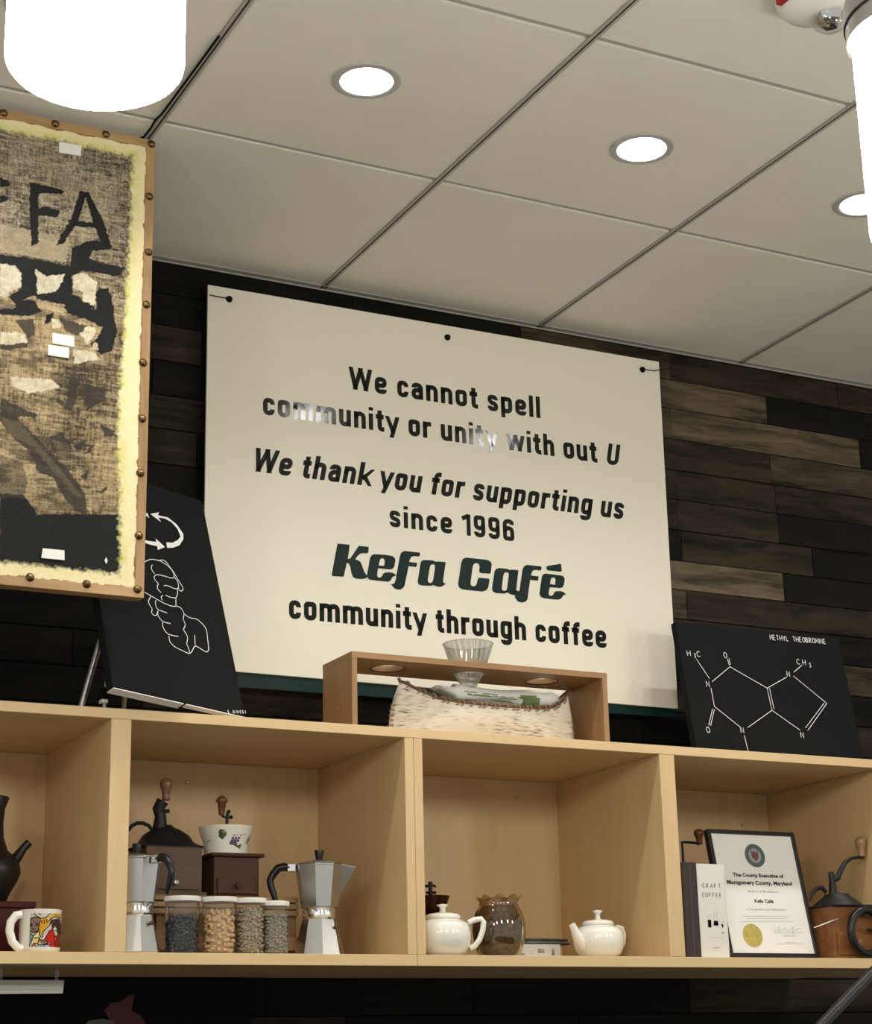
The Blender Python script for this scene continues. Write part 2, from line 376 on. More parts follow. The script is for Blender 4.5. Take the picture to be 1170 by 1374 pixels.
ceil = struct(obj('ceiling', MB().box(-1.5, 5.5, -6, .12, CEIL+.05, CEIL+.1), m_plain))
gx = [1.0237, 1.6329, 2.2250, 2.8427]; gy = [-1.2306, -.6119]
xs = [gx[0]-.61*k for k in range(3, 0, -1)] + gx + [gx[-1]+.61*k for k in range(1, 4)]
ys = [gy[0]-.61*k for k in range(7, 0, -1)] + gy
G2, HOLE = .0085, .052
DL = [(0.703,-.925),(1.324,-.9227),(1.945,-.9117),(2.5244,-.8993),(3.14,-.89)]
DLR = [(.40,-3.36),(1.01,-3.36),(1.62,-3.36),(2.23,-3.36),(2.84,-3.36)]
def tile_mesh(x0, x1, y0, y1):
    """a tile with its edges stepped; a round hole where a downlight sits in it"""
    mb = MB(); hs = [p for p in DL+DLR if x0 < p[0] < x1 and y0 < p[1] < y1]
    if not hs: return mb.box(x0, x1, y0, y1, CEIL, CEIL+.018)
    hx, hy = hs[0]; N = 24; r = .056
    sq = []
    for k in range(N):
        a = 2*PI*k/N; c, s = math.cos(a), math.sin(a)
        t = min((x1-hx)/c if c > 1e-9 else (x0-hx)/c if c < -1e-9 else 9, (y1-hy)/s if s > 1e-9 else (y0-hy)/s if s < -1e-9 else 9)
        sq.append((hx+c*t, hy+s*t))
    for cx_, cy_ in ((x0,y0),(x1,y0),(x1,y1),(x0,y1)):
        j = min(range(N), key=lambda k: (sq[k][0]-cx_)**2+(sq[k][1]-cy_)**2); sq[j] = (cx_, cy_)
    ci = [(hx+r*math.cos(2*PI*k/N), hy+r*math.sin(2*PI*k/N)) for k in range(N)]
    vs = [(a, b, z) for z in (CEIL, CEIL+.018) for a, b in sq+ci]
    fs = []
    for k in range(N):
        j = (k+1) % N
        fs += [(k, j, N+j, N+k), (2*N+k, 3*N+k, 3*N+j, 2*N+j), (k, 2*N+k, 2*N+j, j), (N+k, N+j, 3*N+j, 3*N+k)]
    return mb.add(vs, fs)
for i in range(len(xs)-1):
    ylist = ys + [0.0]
    for j in range(len(ylist)-1):
        y1 = ylist[j+1]-(G2 if j < len(ylist)-2 else .004)
        obj('ceiling_tile', tile_mesh(xs[i]+G2, xs[i+1]-G2, ylist[j]+G2, y1), m_tile, ceil)
for x in xs:      # long tees with a dark slot down the middle
    t = obj('grid_tee', MB().box(x-.0075, x-.0022, -6, 0, CEIL-.003, CEIL+.01).box(x+.0022, x+.0075, -6, 0, CEIL-.003, CEIL+.01).box(x-.013, x+.013, -6, 0, CEIL+.010, CEIL+.02), m_tee, ceil)
    obj('slot', MB().box(x-.0022, x+.0022, -6, 0, CEIL-.0018, CEIL+.0098), m_slot, t)
for y in ys:
    for i in range(len(xs)-1):
        obj('cross_tee', MB().box(xs[i]+.009, xs[i+1]-.009, y-.005, y+.005, CEIL+.003, CEIL+.012).box(xs[i]+.013, xs[i+1]-.013, y-.0095, y+.0095, CEIL+.012, CEIL+.02), m_tee, ceil)
tr = struct(obj('trim_1', MB().box(xs[0], xs[-1], -.020, -.0005, CEIL-.003, CEIL-.0005).box(xs[0], xs[-1], -.0035, -.0005, CEIL-.006, CEIL-.003), m_tee))

# recessed downlights
def downlight(x, y, label):
    t = thing('recessed_downlight', label, 'ceiling light', (x, y, CEIL), 0, 'recessed ceiling downlights')
    obj('trim_ring', MB().lathe([(.050,.004),(.050,-.003),(.054,-.005),(.064,-.003),(.065,-.0005),(.053,.0),(.050,.004)], 40, caps=False), M_ring, t, smooth=50)
    obj('reflector', MB().lathe([(.050,.001),(.044,.018),(.036,.034)], 40, caps=False), M_refl, t, smooth=True, recalc=False)
    obj('lens', MB().lathe([(.0361,.033),(.030,.030),(.015,.028),(.001,.0275)], 32, caps=False), m_led, t, smooth='all')
M_ring = M('white trim ring', (.42,.41,.40), .5); M_refl = M('reflector white', (.93,.94,.97), .25)
names = ['recessed round downlight in the ceiling behind the left glowing pendant', 'left recessed downlight in the ceiling above the cream sign, with a bright bulb showing',
         'middle recessed downlight in the ceiling, right of and beyond the one above the sign', 'recessed downlight half hidden behind the long right pendant lamp', 'recessed downlight in the ceiling beyond the right edge']
for (x, y), nme in zip(DL, names): downlight(x, y, nme)
for x, y in DLR: downlight(x, y, 'recessed ceiling downlight of the row over the counter, outside the view')

# pendant lamps
def pendant(cx, cy, zb, r, hgt, label):
    t = thing('pendant_lamp', label, 'pendant lamp', (cx, cy, zb), 0, 'glowing cylinder pendant lamps')
    c = .012
    prof = [(.001,0),(r*.5,0),(r-c,0)] + [(r-c+c*math.sin(a), c-c*math.cos(a)) for a in (PI/8, PI/4, 3*PI/8, PI/2)] + [(r, hgt)]
    obj('glass_shade', MB().lathe(prof, 64), m_glow, t, smooth=50)
    cp = obj('metal_cap', MB().lathe([(r+.001,hgt-.002),(r+.0055,hgt-.002),(r+.0055,hgt+.045),(.03,hgt+.05),(.012,hgt+.06)], 48), m_steel, t, smooth=40)
    obj('seam_band', MB().lathe([(r+.0055,hgt+.018),(r+.007,hgt+.018),(r+.007,hgt+.0205),(r+.0055,hgt+.0205)], 48, caps=False), m_black, cp)
    obj('stem', MB().tube([(0,0,hgt+.05),(0,0,CEIL-zb-.02)], .006), m_steel, t, smooth=True)
    obj('canopy', MB().lathe([(.06,CEIL-zb-.022),(.06,CEIL-zb-.0035),(.02,CEIL-zb-.0035)], 32), m_steel, t, smooth=40)
PZ, PR_, PH = 2.139, .0775, .239
c1 = at(128, 72, -2.33)
pendant(c1.x, -2.33, PZ, PR_, PH, 'overexposed glowing white cylinder pendant lamp at the upper left corner')
el = at(1141, 60, -2.33); dirx = Vector((el.x, -2.33+3.74)).normalized()
pendant(el.x + PR_*dirx.y + .001, -2.33 - PR_*dirx.x, PZ, PR_, PH, 'long glowing white pendant lamp with grey metal cap at the right edge')

for px_ in (-.53, 2.27, 3.2): pendant(px_, -2.33, PZ, PR_, PH, 'added glowing cylinder pendant lamp outside the view, lighting the ceiling')  # unseen pendants, added to put more light on the ceiling

# smoke and strobe alarm on the ceiling
sd = on(1092, 12, CEIL-.03)
t = thing('alarm_strobe', 'round white ceiling alarm with faceted clear strobe lens and red lettering', 'alarm', (sd.x, sd.y, CEIL))
obj('housing', MB().lathe([(.062,-.0005),(.066,-.008),(.064,-.022),(.052,-.036),(.03,-.042),(.001,-.043)], 40, caps=False), m_white, t, smooth=50)
lens = on(1113, 28, CEIL-.05)
lx, ly = lens.x-sd.x, lens.y-sd.y
obj('strobe_lens', MB().lathe([(.024,-.028),(.028,-.040),(.022,-.054),(.012,-.062),(.001,-.063)], 9, (lx, ly, 0), rf=lambda a, z: 1+.08*math.sin(5*a+90*z)).lathe([(.013,-.03),(.016,-.061)], 5, (lx, ly, 0)), m_chrome, t, smooth=10)
obj('lens_dome', MB().lathe([(.031,-.026),(.032,-.046),(.026,-.062),(.013,-.070),(.001,-.071)], 24, (lx, ly, 0), caps=False), m_glass, t, smooth='all')
rd = on(1050, 3, CEIL-.03)
obj('red_mark', MB().cbox(rd.x-sd.x, rd.y-sd.y, -.024, .012, .022, .012), M('red lettering', (.35,.02,.02), .5), t)

# ================================================================ SIGN
sTL, sTR, sBR, sBL = (1.330, 3.021), (2.552, 3.026), (2.5435, 2.124), (1.328, 2.130)
t = thing('wall_sign', 'large cream sign panel with dark lettering about community and coffee, on the plank wall', 'sign', (1.33, -.02, 2.10))
loc0 = Vector((1.33, -.02, 2.10))
TH = math.radians(0.6)
def sf(x, z, d=.0):                          # sign front surface, slight lean
    return (x-loc0.x, -.024-d - (3.02-z)*math.tan(TH)*.6, z-loc0.z)
def quad_slab(q, d0, d1):
    mb = MB(); vs = [sf(*p, d=d0) for p in q] + [sf(*p, d=d1) for p in q]
    return mb.add(vs, [(0,1,2,3),(7,6,5,4),(0,4,5,1),(1,5,6,2),(2,6,7,3),(3,7,4,0)])
obj('panel', quad_slab([sTL, sTR, sBR, sBL], 0, .006), m_sign, t, bevel=.001)
bk = [(1.3285,2.20),(2.5425,2.20),(2.5408,2.103),(1.328,2.096)]
lab(obj('backing_board', quad_slab(bk, -.006, -.0002), m_teal, t, bevel=.001), 'dark teal backing board showing as a strip below the cream panel')
sfl = lambda a, b: sf(a, b, .0066)
for txt, x0, x1, zb_, cap, it in (('We cannot spell', 1.679, 2.193, 2.8206, .0558, 0), ('community or unity with out U', 1.4637, 2.410, 2.7268, .0555, 'last'),
        ('We thank you for supporting us', 1.438, 2.415, 2.5883, .0565, True), ('since 1996', 1.776, 2.107, 2.4980, .0525, 0), ('community through coffee', 1.5269, 2.3494, 2.2585, .0565, 0)):
    adv_ = [glyph(c)[0] for c in txt]; tot = sum(adv_)+.09*(len(txt)-1); i0 = 0
    for wd_s in txt.split(' '):
        a_ = sum(adv_[:i0])+.09*i0; b_ = a_+sum(adv_[i0:i0+len(wd_s)])+.09*(len(wd_s)-1)
        mb = MB(); text_line(mb, wd_s, x0+(x1-x0)*a_/tot, x0+(x1-x0)*b_/tot, zb_, cap, sfl, it); obj('lettering', mb, m_letter, t, recalc=False); i0 += len(wd_s)+1
def cr(o, pts): return [(o[0]+a/13.0, o[1]+b/13.0) for a, b in pts]
def onsign(pts): return [(at(u, v, -.034).x, at(u, v, -.034).z) for u, v in pts]
K1, K2, K3, K4 = (430,725), (510,735), (600,740), (680,750)
logo = [
 [(K1,[(240,95),(440,115),(445,135),(412,360),(430,362),(462,345),(585,160),(605,135),(765,150),(778,165),(770,245),(745,268),(690,262),(640,265),(590,300),(540,370),(590,385),(635,415),(665,490),(700,590),(730,635),(755,650),(740,690),(700,705),(650,713),(560,708),(505,680),(475,610),(455,500),(430,445),(395,432),(345,650),(330,675),(145,662),(130,640),(228,120)])],
 [(K1,[(745,640),(800,340),(830,295),(880,278),(1060,290),(1190,310),(1230,345),(1240,390),(1220,500),(1190,535),(1140,545),(1040,535),(940,525),(928,570),(920,650),(940,683),(970,688),(1005,665),(1030,615),(1060,598),(1130,592),(1200,605),(1255,645),(1230,660),(1190,675),(1160,730),(1130,755),(1100,760),(1000,750),(800,725),(755,695)]),
  (K1,[(950,475),(965,400),(985,360),(1010,350),(1040,362),(1055,400),(1045,485)])],
 [(K2,[(355,92),(620,120),(635,135),(620,185),(600,190),(520,185),(475,200),(440,270),(450,285),(575,300),(580,310),(565,370),(555,373),(430,360),(360,690),(340,730),(290,765),(240,768),(180,745),(118,665),(150,670),(180,655),(205,590),(215,520),(280,170),(305,120)])],
 [(K2,[(690,250),(760,250),(850,258),(900,280),(940,275),(1065,285),(1075,300),(1030,600),(1035,645),(1060,655),(1085,655),(1050,685),(1000,715),(950,718),(900,705),(860,685),(820,700),(670,695),(610,680),(585,640),(590,590),(635,310),(650,270)]),
  (K2,[(800,370),(820,335),(855,322),(885,340),(890,380),(855,600),(835,640),(800,650),(770,635),(760,600)])],
 [(K3,[(260,142),(620,180),(680,205),(708,250),(690,400),(675,425),(510,412),(485,390),(495,300),(480,255),(440,235),(400,250),(378,290),(335,580),(345,625),(385,643),(425,630),(445,590),(465,510),(480,492),(650,508),(668,525),(645,660),(610,710),(540,735),(200,698),(140,670),(118,610),(175,230),(205,165)])],
 [(K3,[(840,322),(980,338),(1020,360),(1050,350),(1170,362),(1130,715),(1105,790),(1040,785),(970,750),(930,770),(780,762),(725,735),(708,680),(755,380),(780,340)]),
  (K3,[(910,440),(930,405),(965,395),(995,410),(1002,440),(970,690),(950,715),(915,720),(885,705),(880,670)])],
 [(K4,[(280,138),(520,165),(532,180),(528,225),(515,238),(420,225),(375,245),(350,310),(360,325),(470,338),(482,350),(470,410),(455,412),(335,400),(285,740),(250,780),(190,795),(120,775),(75,720),(65,665),(0,655),(-10,590),(90,575),(125,597),(148,580),(200,220),(225,165)])],
 [(K4,[(600,288),(860,320),(910,335),(937,380),(920,490),(895,530),(850,543),(680,528),(665,560),(655,640),(670,670),(700,678),(735,655),(755,610),(790,595),(870,595),(920,615),(962,660),(940,660),(915,665),(880,715),(850,740),(790,745),(560,718),(510,690),(493,640),(535,350),(555,305)]),
  (K4,[(680,470),(690,400),(705,368),(735,358),(765,372),(775,400),(765,485)])],
 [(K4,[(640,155),(860,120),(875,130),(885,240),(865,260),(635,235),(615,205),(618,175)])]]
for part_ in (logo[:4], logo[4:]):
    mb = MB()
    for loops in part_: mb.flat([onsign(cr(o, p)) for o, p in loops], sfl)
    lab(obj('cafe_name_lettering', mb, m_logo, t, recalc=False), 'heavy slanted dark green cafe name lettering')
for u, v in ((304,405),(596,456),(857,499)):
    p = at(u, v, -.034); q = sf(p.x, p.z, .006); obj('bolt', MB().lathe([(.001,-.007),(.006,-.006),(.0078,-.001),(.0078,.002)], 16, q, ax='y'), m_blackm, t, smooth=True)
for a, b, c in (((304,405),(291,403),(277,400)), ((857,499),(872,501),(897,497))):
    pts = [sf(at(*q, -.034).x, at(*q, -.034).z, .010) for q in (a, b, c)]; obj('wire', MB().tube(pts, .0013, 6), m_blackm, t)

# ================================================================ SHELF CABINET
cab = thing('wall_cabinet', 'long maple wall shelf unit with open square cells full of coffee things', 'shelf unit', (.409, 0, ZB))
def cb(name, x0, x1, y0, y1, z0, z1, mat, **k): return obj(name, MB().box(x0-.409, x1-.409, y0, y1, z0-ZB, z1-ZB), mat, cab, bevel=.0008, seg=1, **k)
XD = [(.409,.448),(1.0123,1.0511),(1.615,1.6543),(2.2194,2.2575),(2.822,2.861)]
cb('top_board', .409, 2.861, YS, -.006, ZTI, ZT, m_maple_x)
cb('bottom_board', .409, 1.6345, YS, -.006, ZB, ZBI, m_maple_x); cb('bottom_board', 1.6352, 2.861, YS, -.006, ZB, ZBI, m_maple_x)
for a, b in XD:
    mid = (a+b)/2
    for p, q in (((a, mid-.0003), (mid+.0003, b)) if abs(a-1.615) < .01 else ((a, b),)): cb('divider', p, q, YS+.0002, -.006, ZBI+.0002, ZTI-.0002, m_maple_z)
for (a, b), (c, d) in zip(XD[:-1], XD[1:]): cb('back_panel', b, c, -.0125, -.0065, ZBI+.0002, ZTI-.0002, m_maple_z)
for u, v in ((251,1049),(693,1070),(996,1107)):
    p = at(u, v, -.014); obj('cam_bolt', MB().lathe([(.001,-.004),(.003,-.0035),(.004,0),(.004,.002)], 12, (p.x-.409, -.0125, p.z-ZB), ax='y'), m_steel, cab, smooth=True)
ZF = ZBI + .0006

# ================================================================ PAINTING (left)
PY = -.56
rng = np.random.RandomState(3)
def vnoise(x, y, s, seed=0):
    x = x*s; y = y*s; xi = np.floor(x).astype(int); yi = np.floor(y).astype(int); fx = x-xi; fy = y-yi
    fx = fx*fx*(3-2*fx); fy = fy*fy*(3-2*fy)
    def h(a, b):
        n = (a*374761393 + b*668265263 + seed*982451653) & 0x7fffffff; n = ((n ^ (n >> 13))*1274126177) & 0x7fffffff
        return ((n ^ (n >> 16)) & 0xffff)/65535.0
    return (h(xi,yi)*(1-fx)+h(xi+1,yi)*fx)*(1-fy)+(h(xi,yi+1)*(1-fx)+h(xi+1,yi+1)*fx)*fy
def fbm(x, y, s, seed=0, o=4):
    r = 0; a = .5
    for k in range(o): r = r + a*vnoise(x, y, s*2**k, seed+k); a *= .5
    return r/(1-.5**o)
def inpoly(X, Y, poly):
    ins = np.zeros(X.shape, bool); n = len(poly)
    for i in range(n):
        x1, y1 = poly[i]; x2, y2 = poly[(i+1) % n]
        if y1 == y2: continue
        ins ^= ((y1 > Y) != (y2 > Y)) & (X < (x2-x1)*(Y-y1)/(y2-y1)+x1)
    return ins
def lin(c): c = np.array(c)/255.0; return np.where(c < .04045, c/12.92, ((c+.055)/1.055)**2.4)
PX0, PX1 = .30, at(206, 400, PY).x+.003; PX1 = 1.031; PZ0, PZ1 = 2.139, 3.070
t = thing('hanging_painting', 'large burlap painting with black lettering, cream border and studded wood frame', 'painting', (PX0, PY, PZ0))
NX, NZ = 440, 640
fw = .0175
xs_ = np.linspace(PX0+fw*.5, PX1-fw*.5, NX); zs_ = np.linspace(PZ0+fw*.5, PZ1-fw*.5, NZ); X, Z = np.meshgrid(xs_, zs_)
def P(pts): return [(at(u, v, PY).x, at(u, v, PY).z) for u, v in pts]
jx = X + (fbm(X, Z, 140, 5)-.5)*.006; jz = Z + (fbm(X, Z, 140, 9)-.5)*.006
up_ = np.clip((Z-2.62)/.25, 0, 1)
g = fbm(X, Z, 350, 1, 2); g2 = fbm(X, Z*.12, 420, 2, 2); g3 = fbm(X*.12, Z, 420, 4, 2); big = fbm(X, Z, 9, 3)
k = np.clip(.42 + (g-.5)*.7 + (g2-.5)*.8 + (g3-.5)*.8 + (big-.5)*1.5, 0, 1)[..., None]
topc = lin((48,41,33))*(1-k) + lin((158,145,122))*k; lowc = lin((62,51,36))*(1-k) + lin((176,155,116))*k
col = lowc*(1-up_[..., None]) + topc*up_[..., None]
scr = ((np.abs(fbm(X+.3*Z, Z, 95, 21, 2)-.5) < .018) | (np.abs(fbm(X-.4*Z, Z, 120, 27, 2)-.45) < .014)) & (Z > 2.70+.05*(g-.5)) & (fbm(X, Z, 40, 33) > .42)
col = np.where(scr[..., None], col*.45+lin((196,186,164))*.55, col)
def paint(poly, c, soft=1.0, vary=.30, jit=True):
    if sum(c) > 500: vary = .4; soft = min(soft, .85)
    global col
    p = P(poly); ins = inpoly(jx if jit else X, jz if jit else Z, p)
    cc = lin(c)[None, None, :]*(1 + vary*(fbm(X, Z, 140, 31)-.5)[..., None]*2)
    a = (ins*soft)[..., None]; col = col*(1-a) + cc*a
mz0, mz1 = at(90, 690, PY).z, at(90, 398, PY).z
msk = np.clip((fbm(X*1.2, Z*2.2, 22, 61)-.50)*7, 0, 1)*np.clip((Z-mz0)/.03, 0, 1)*np.clip((mz1-Z)/.03, 0, 1)*np.clip(1-(X-.90)/.10, .15, 1)
low = np.clip((at(60, 640, PY).z-Z)/.07, 0, 1)*np.clip(1-(X-.78)/.12, 0, 1)
dk_ = np.clip(msk*.65+low*.7, 0, .85)[..., None]; col = col*(1-dk_)+lin((44,38,32))*dk_
hi_ = np.clip((fbm(X*.5, Z*3, 60, 71, 3)-.62)*8, 0, 1)[..., None]*.30; hi_ = hi_*(Z[..., None] > mz0); col = col*(1-hi_)+lin((205,190,155))*hi_
BK = (13,13,14); DK = (52,46,38); PALE = (205,195,170)
paint([(0,300),(90,320),(88,352),(0,338)], (165,150,122), .7); paint([(0,352),(30,358),(28,385),(0,398)], PALE, .9); paint([(0,360),(18,360),(24,378),(8,398),(0,398)], (190,182,160), .8)
for pl in ([(39,245),(60,248),(86,256),(82,261),(52,259),(51,325),(43,331),(40,300)], [(45,278),(66,278),(80,284),(77,291),(48,288)], [(0,238),(12,243),(14,249),(0,252)], [(0,262),(10,264),(8,272),(0,272)],
           [(107,256),(118,257),(103,300),(85,327),(75,329),(96,290)], [(112,256),(119,258),(137,292),(150,333),(138,336),(126,302)], [(90,294),(133,300),(140,308),(95,302)],
           [(0,341),(60,350),(94,357),(96,332),(125,322),(148,327),(150,334),(125,337),(118,347),(145,355),(169,358),(158,371),(110,363),(97,372),(97,395),(110,400),(108,412),(85,408),(50,402),(46,396),(20,407),(10,398),(28,388),(29,368),(20,357),(0,354)],
           [(128,390),(145,386),(150,400),(157,447),(150,471),(135,476),(120,462),(130,455),(138,440),(118,430),(90,420),(86,411),(130,415)], [(63,422),(72,420),(70,432),(60,436)],
           [(20,402),(48,404),(52,415),(40,425),(22,420)], [(82,400),(110,402),(130,414),(92,416)], [(0,415),(50,412),(58,418),(30,424),(0,422)]): paint(pl, BK)
for pl in ([(78,425),(100,432),(118,437),(105,450),(88,445)], [(0,463),(38,460),(36,466),(10,470),(0,468)], [(20,430),(45,428),(48,450),(38,452)], [(95,505),(103,506),(103,536),(95,552),(75,540),(88,544)], [(115,514),(142,522),(141,536),(116,552)],
           [(133,570),(155,578),(157,586),(142,586)], [(64,589),(82,579),(88,588),(101,590),(98,596)], [(100,600),(112,590),(114,596),(104,608)], [(110,612),(128,592),(122,606)],
           [(0,534),(50,557),(47,562),(30,558),(22,560),(62,600),(84,622),(114,662),(116,692),(108,690),(88,672),(72,642),(52,634),(40,606),(18,588),(0,565)], [(75,540),(95,545),(80,536)], [(108,640),(120,630),(116,645)], [(128,660),(146,652),(140,662)]): paint(pl, (46,42,38), .9)
paint([(0,560),(25,565),(45,590),(66,612),(90,640),(110,668),(100,664),(70,630),(45,600),(15,585)], (105,92,72), .45)
for pl in ([(47,361),(60,370),(88,368),(75,392),(50,395),(50,378)], [(118,437),(128,440),(128,448),(118,462),(106,448)], [(128,458),(132,462),(132,470),(122,468)], [(98,370),(112,366),(130,378),(128,410),(112,404),(110,392),(98,385)], [(70,428),(78,428),(82,440),(70,440)], [(98,470),(128,472),(132,482),(100,488)],
           [(15,505),(70,510),(80,520),(40,528),(15,518)], [(0,445),(35,448),(36,460),(0,462)]): paint(pl, PALE, .85)
paint([(0,662),(30,664),(44,680),(50,690),(160,690),(170,700),(176,770),(176,800),(0,800)], (17,17,18)); paint([(0,610),(30,620),(38,650),(30,668),(0,668)], (58,52,44), .6)
# cream border with a yellow-green inner haze, measured from the frame edges
rx = PX1-X; tz = PZ1-Z; bz = Z-PZ0
dist_ = np.minimum(np.minimum(rx*(1.0), tz*1.05), bz*1.12)
dist_ = dist_ + (fbm(X, Z, 200, 41, 3)-.5)*.014
wid = .050 + .012*np.exp(-((Z-2.5)/.2)**2) + (fbm(X, Z, 8, 43)-.5)*.008
a = np.clip((wid-dist_)/.009, 0, 1)[..., None]
green = np.clip(1-np.abs(dist_-wid+.006)/.018, 0, 1)[..., None]*np.clip(fbm(X, Z, 60, 45)*1.8-.35, 0, 1)[..., None]*np.clip(1.25-((bz < .06)*1.0), 0, 1)[..., None]
cream = lin((232,220,176)); cream = cream*(1+.05*(g[..., None]-.5)*2); border = cream*(1-green) + lin((200,200,96))*green
col = col*(1-a) + border*a
wd_ = np.minimum(np.minimum(rx, tz), bz) + (fbm(X, Z, 60, 51)-.5)*.010
kw = fbm(X*.3+Z*.3, Z+X, 100, 53)[..., None]; wc = lin((118,78,40))*(1-kw)+lin((186,140,86))*kw
col = np.where((wd_ < .0185)[..., None], wc, col)
V = [(float(x-PX0), -.0006*float(gg), float(z-PZ0)) for x, z, gg in zip(X.ravel(), Z.ravel(), g.ravel())]
F_ = [(j*NX+i, j*NX+i+1, (j+1)*NX+i+1, (j+1)*NX+i) for j in range(NZ-1) for i in range(NX-1)]
mb = MB(); mb.v = V; mb.f = F_
pc = obj('painted_burlap', mb, vcol('painted burlap', .62, .5, 700), t, recalc=False)
ca = pc.data.color_attributes.new('paint', 'FLOAT_COLOR', 'POINT'); ca.data.foreach_set('color', np.concatenate([np.clip(col, 0, 1).reshape(-1, 3), np.ones((NX*NZ, 1))], 1).astype(np.float32).ravel())
m_frame = wood('frame pine', (.47,.30,.14), (.24,.135,.055), 'z', 20, .5, .1); m_frame_x = wood('frame pine rail', (.48,.31,.145), (.26,.15,.062), 'x', 20, .5, .1)
Wd, Hh = PX1-PX0, PZ1-PZ0
for x0, x1, z0, z1, mm in ((0,Wd,0,fw,m_frame_x), (0,Wd,Hh-fw,Hh,m_frame_x), (0,fw,fw,Hh-fw,m_frame), (Wd-fw,Wd,fw,Hh-fw,m_frame)):
    obj('frame_rail', MB().box(x0, x1, -.0015, .028, z0, z1), mm, t, bevel=.001)
obj('backing', MB().box(fw, Wd-fw, .008, .012, fw, Hh-fw), m_blackm, t)
nails = [(5,147),(74,163),(142,179),(204,194),(200,264),(200,339),(196,409),(191.5,487),(190.5,562),(188,635),(186,719),(184,791),(116,784),(40,775)]
for u, v in nails:
    p = at(u, v, PY); x = min(p.x, PX1-.008); z = min(p.z, PZ1-.008); z = max(z, PZ0+.008)
    obj('stud', MB().lathe([(.0001,-.006),(.0045,-.0048),(.0074,-.0018),(.0082,.0)], 14, (x-PX0, -.0015, z-PZ0), ax='y', caps=False), m_brass, t, smooth='all')
for q in ([(79,191),(109,196),(108,210),(79,205)], [(70,447),(99,452),(99,466),(70,461)], [(64,463),(92,467),(92,481),(64,477)], [(57,736),(86,739),(86,752),(55,749)]):
    pp = [(p.x-PX0, p.z-PZ0) for p in (at(u, v, PY) for u, v in q)]
    obj('sticker', MB().prism(pp, -.0026, -.0014), m_paper, t)
cl = [P([(u, v)])[0] for u, v in ((140,752),(142,748),(144,753),(142,757))]
obj('drip', MB().prism([(a-PX0, b-PZ0) for a, b in cl], -.0022, -.001), m_paper, t)
hk = on(192, 180, CEIL)
obj('hanging_cord', MB().tube([(1.0075-PX0, .014, Hh-.004), (1.0085-PX0, .012, CEIL-PZ0-.010), (1.012-PX0, -.03, CEIL-PZ0-.006), (1.010-PX0, -.06, CEIL-PZ0-.005), (1.014-PX0, -.09, CEIL-PZ0-.005), (1.0155-PX0, -.40, CEIL-PZ0-.0045)], .0022, 8), m_blackm, t, smooth=True)
obj('hook', MB().ball((1.008-PX0, .012, CEIL-PZ0-.010), .005, 10), m_blackm, t, smooth=True)

# ================================================================ LEANING BOARDS
def board_matrix(x, y, z, psi, th, ro=0.0):
    e = Vector((math.cos(psi), math.sin(psi), 0)); nr = Vector((-math.sin(psi), math.cos(psi), 0))
    u = Vector((0,0,1))*math.cos(th) + nr*math.sin(th)
    e2 = e*math.cos(ro) + u*math.sin(ro); u2 = -e*math.sin(ro) + u*math.cos(ro); n = u2.cross(e2)*-1
    n = e2.cross(u2)*-1
    mm = Matrix((e2, n, u2)).transposed().to_4x4(); mm.translation = (x, y, z); return mm
def hitter(mm):
    inv = mm.inverted(); o = inv @ CAM
    def h(u, v):
        d = inv.to_3x3() @ ray(u, v); k = -o.y/d.y; return (o.x+d.x*k, o.z+d.z*k)
    return h
fz = lambda a, b: (a, -.0012, b)
# left canvas: bottom right corner is the anchor
psi, th, ro, W_, H_ = .397, .316, -.044, .328, .502
mm = board_matrix(1.295, -.395, 1.965, psi, th, ro); e2 = mm.to_3x3() @ Vector((1,0,0))
mm.translation = Vector((1.295, -.395, 1.9655)) - e2*W_
t = thing('canvas_fists', 'black canvas with white outline of stacked fists and arrows, on the easel', 'canvas', None, mtx=mm)
h = hitter(mm)
obj('canvas_face', MB().box(0, W_, 0, .020, 0, H_), m_canvas, t, bevel=.0015)
lab(obj('stretcher_edge', MB().box(.002, W_*.52, .001, .020, -.0022, -.0002).box(W_*.54, W_-.001, .001, .013, -.0022, -.0002), m_primed, t), 'unpainted white canvas edge')
def cv(pts, o=(190,640), s=4.29): return [h(o[0]+a/s, o[1]+b/s) for a, b in pts]
mb = MB(); rw = .0016
for pl in ([(15,490),(50,474),(100,482),(150,512),(180,548),(188,580),(170,585),(130,572),(90,563),(75,568),(68,578),(75,595),(85,605),(95,615),(88,630),(88,645),(110,668)],
           [(60,508),(52,520),(58,540),(72,558)], [(90,484),(120,478),(140,490),(160,520),(185,552),(205,590),(230,628),(238,645),(230,660),(212,655),(212,640)], [(188,580),(205,600),(212,630),(205,648),(175,640),(145,625),(125,628)],
           [(205,648),(205,680),(195,700),(165,695),(135,682)], [(120,682),(106,694),(118,712)], [(195,700),(195,722),(195,742)], [(15,665),(50,685),(85,705),(125,728),(170,746),(205,745),(225,755),(245,790),(235,815),(252,855),(236,880),(262,915),(262,945),(255,960),(268,985),(275,1018)],
           [(50,690),(35,718),(45,742),(60,760),(54,785),(70,800),(85,798),(90,775)], [(80,710),(76,735),(88,765),(120,775),(145,785)], [(92,772),(90,800),(118,835),(165,846)], [(118,838),(120,870),(145,905),(180,915),(210,920)],
           [(155,915),(158,950),(185,978),(230,1000),(272,1020),(285,1010),(305,970),(372,1012),(385,998),(372,880),(352,850),(315,818),(270,812),(245,790)], [(303,912),(306,968)]):
    ribbon(mb, fillet([Vector(p) for p in cv(pl)], .006, k=3), rw, fz)
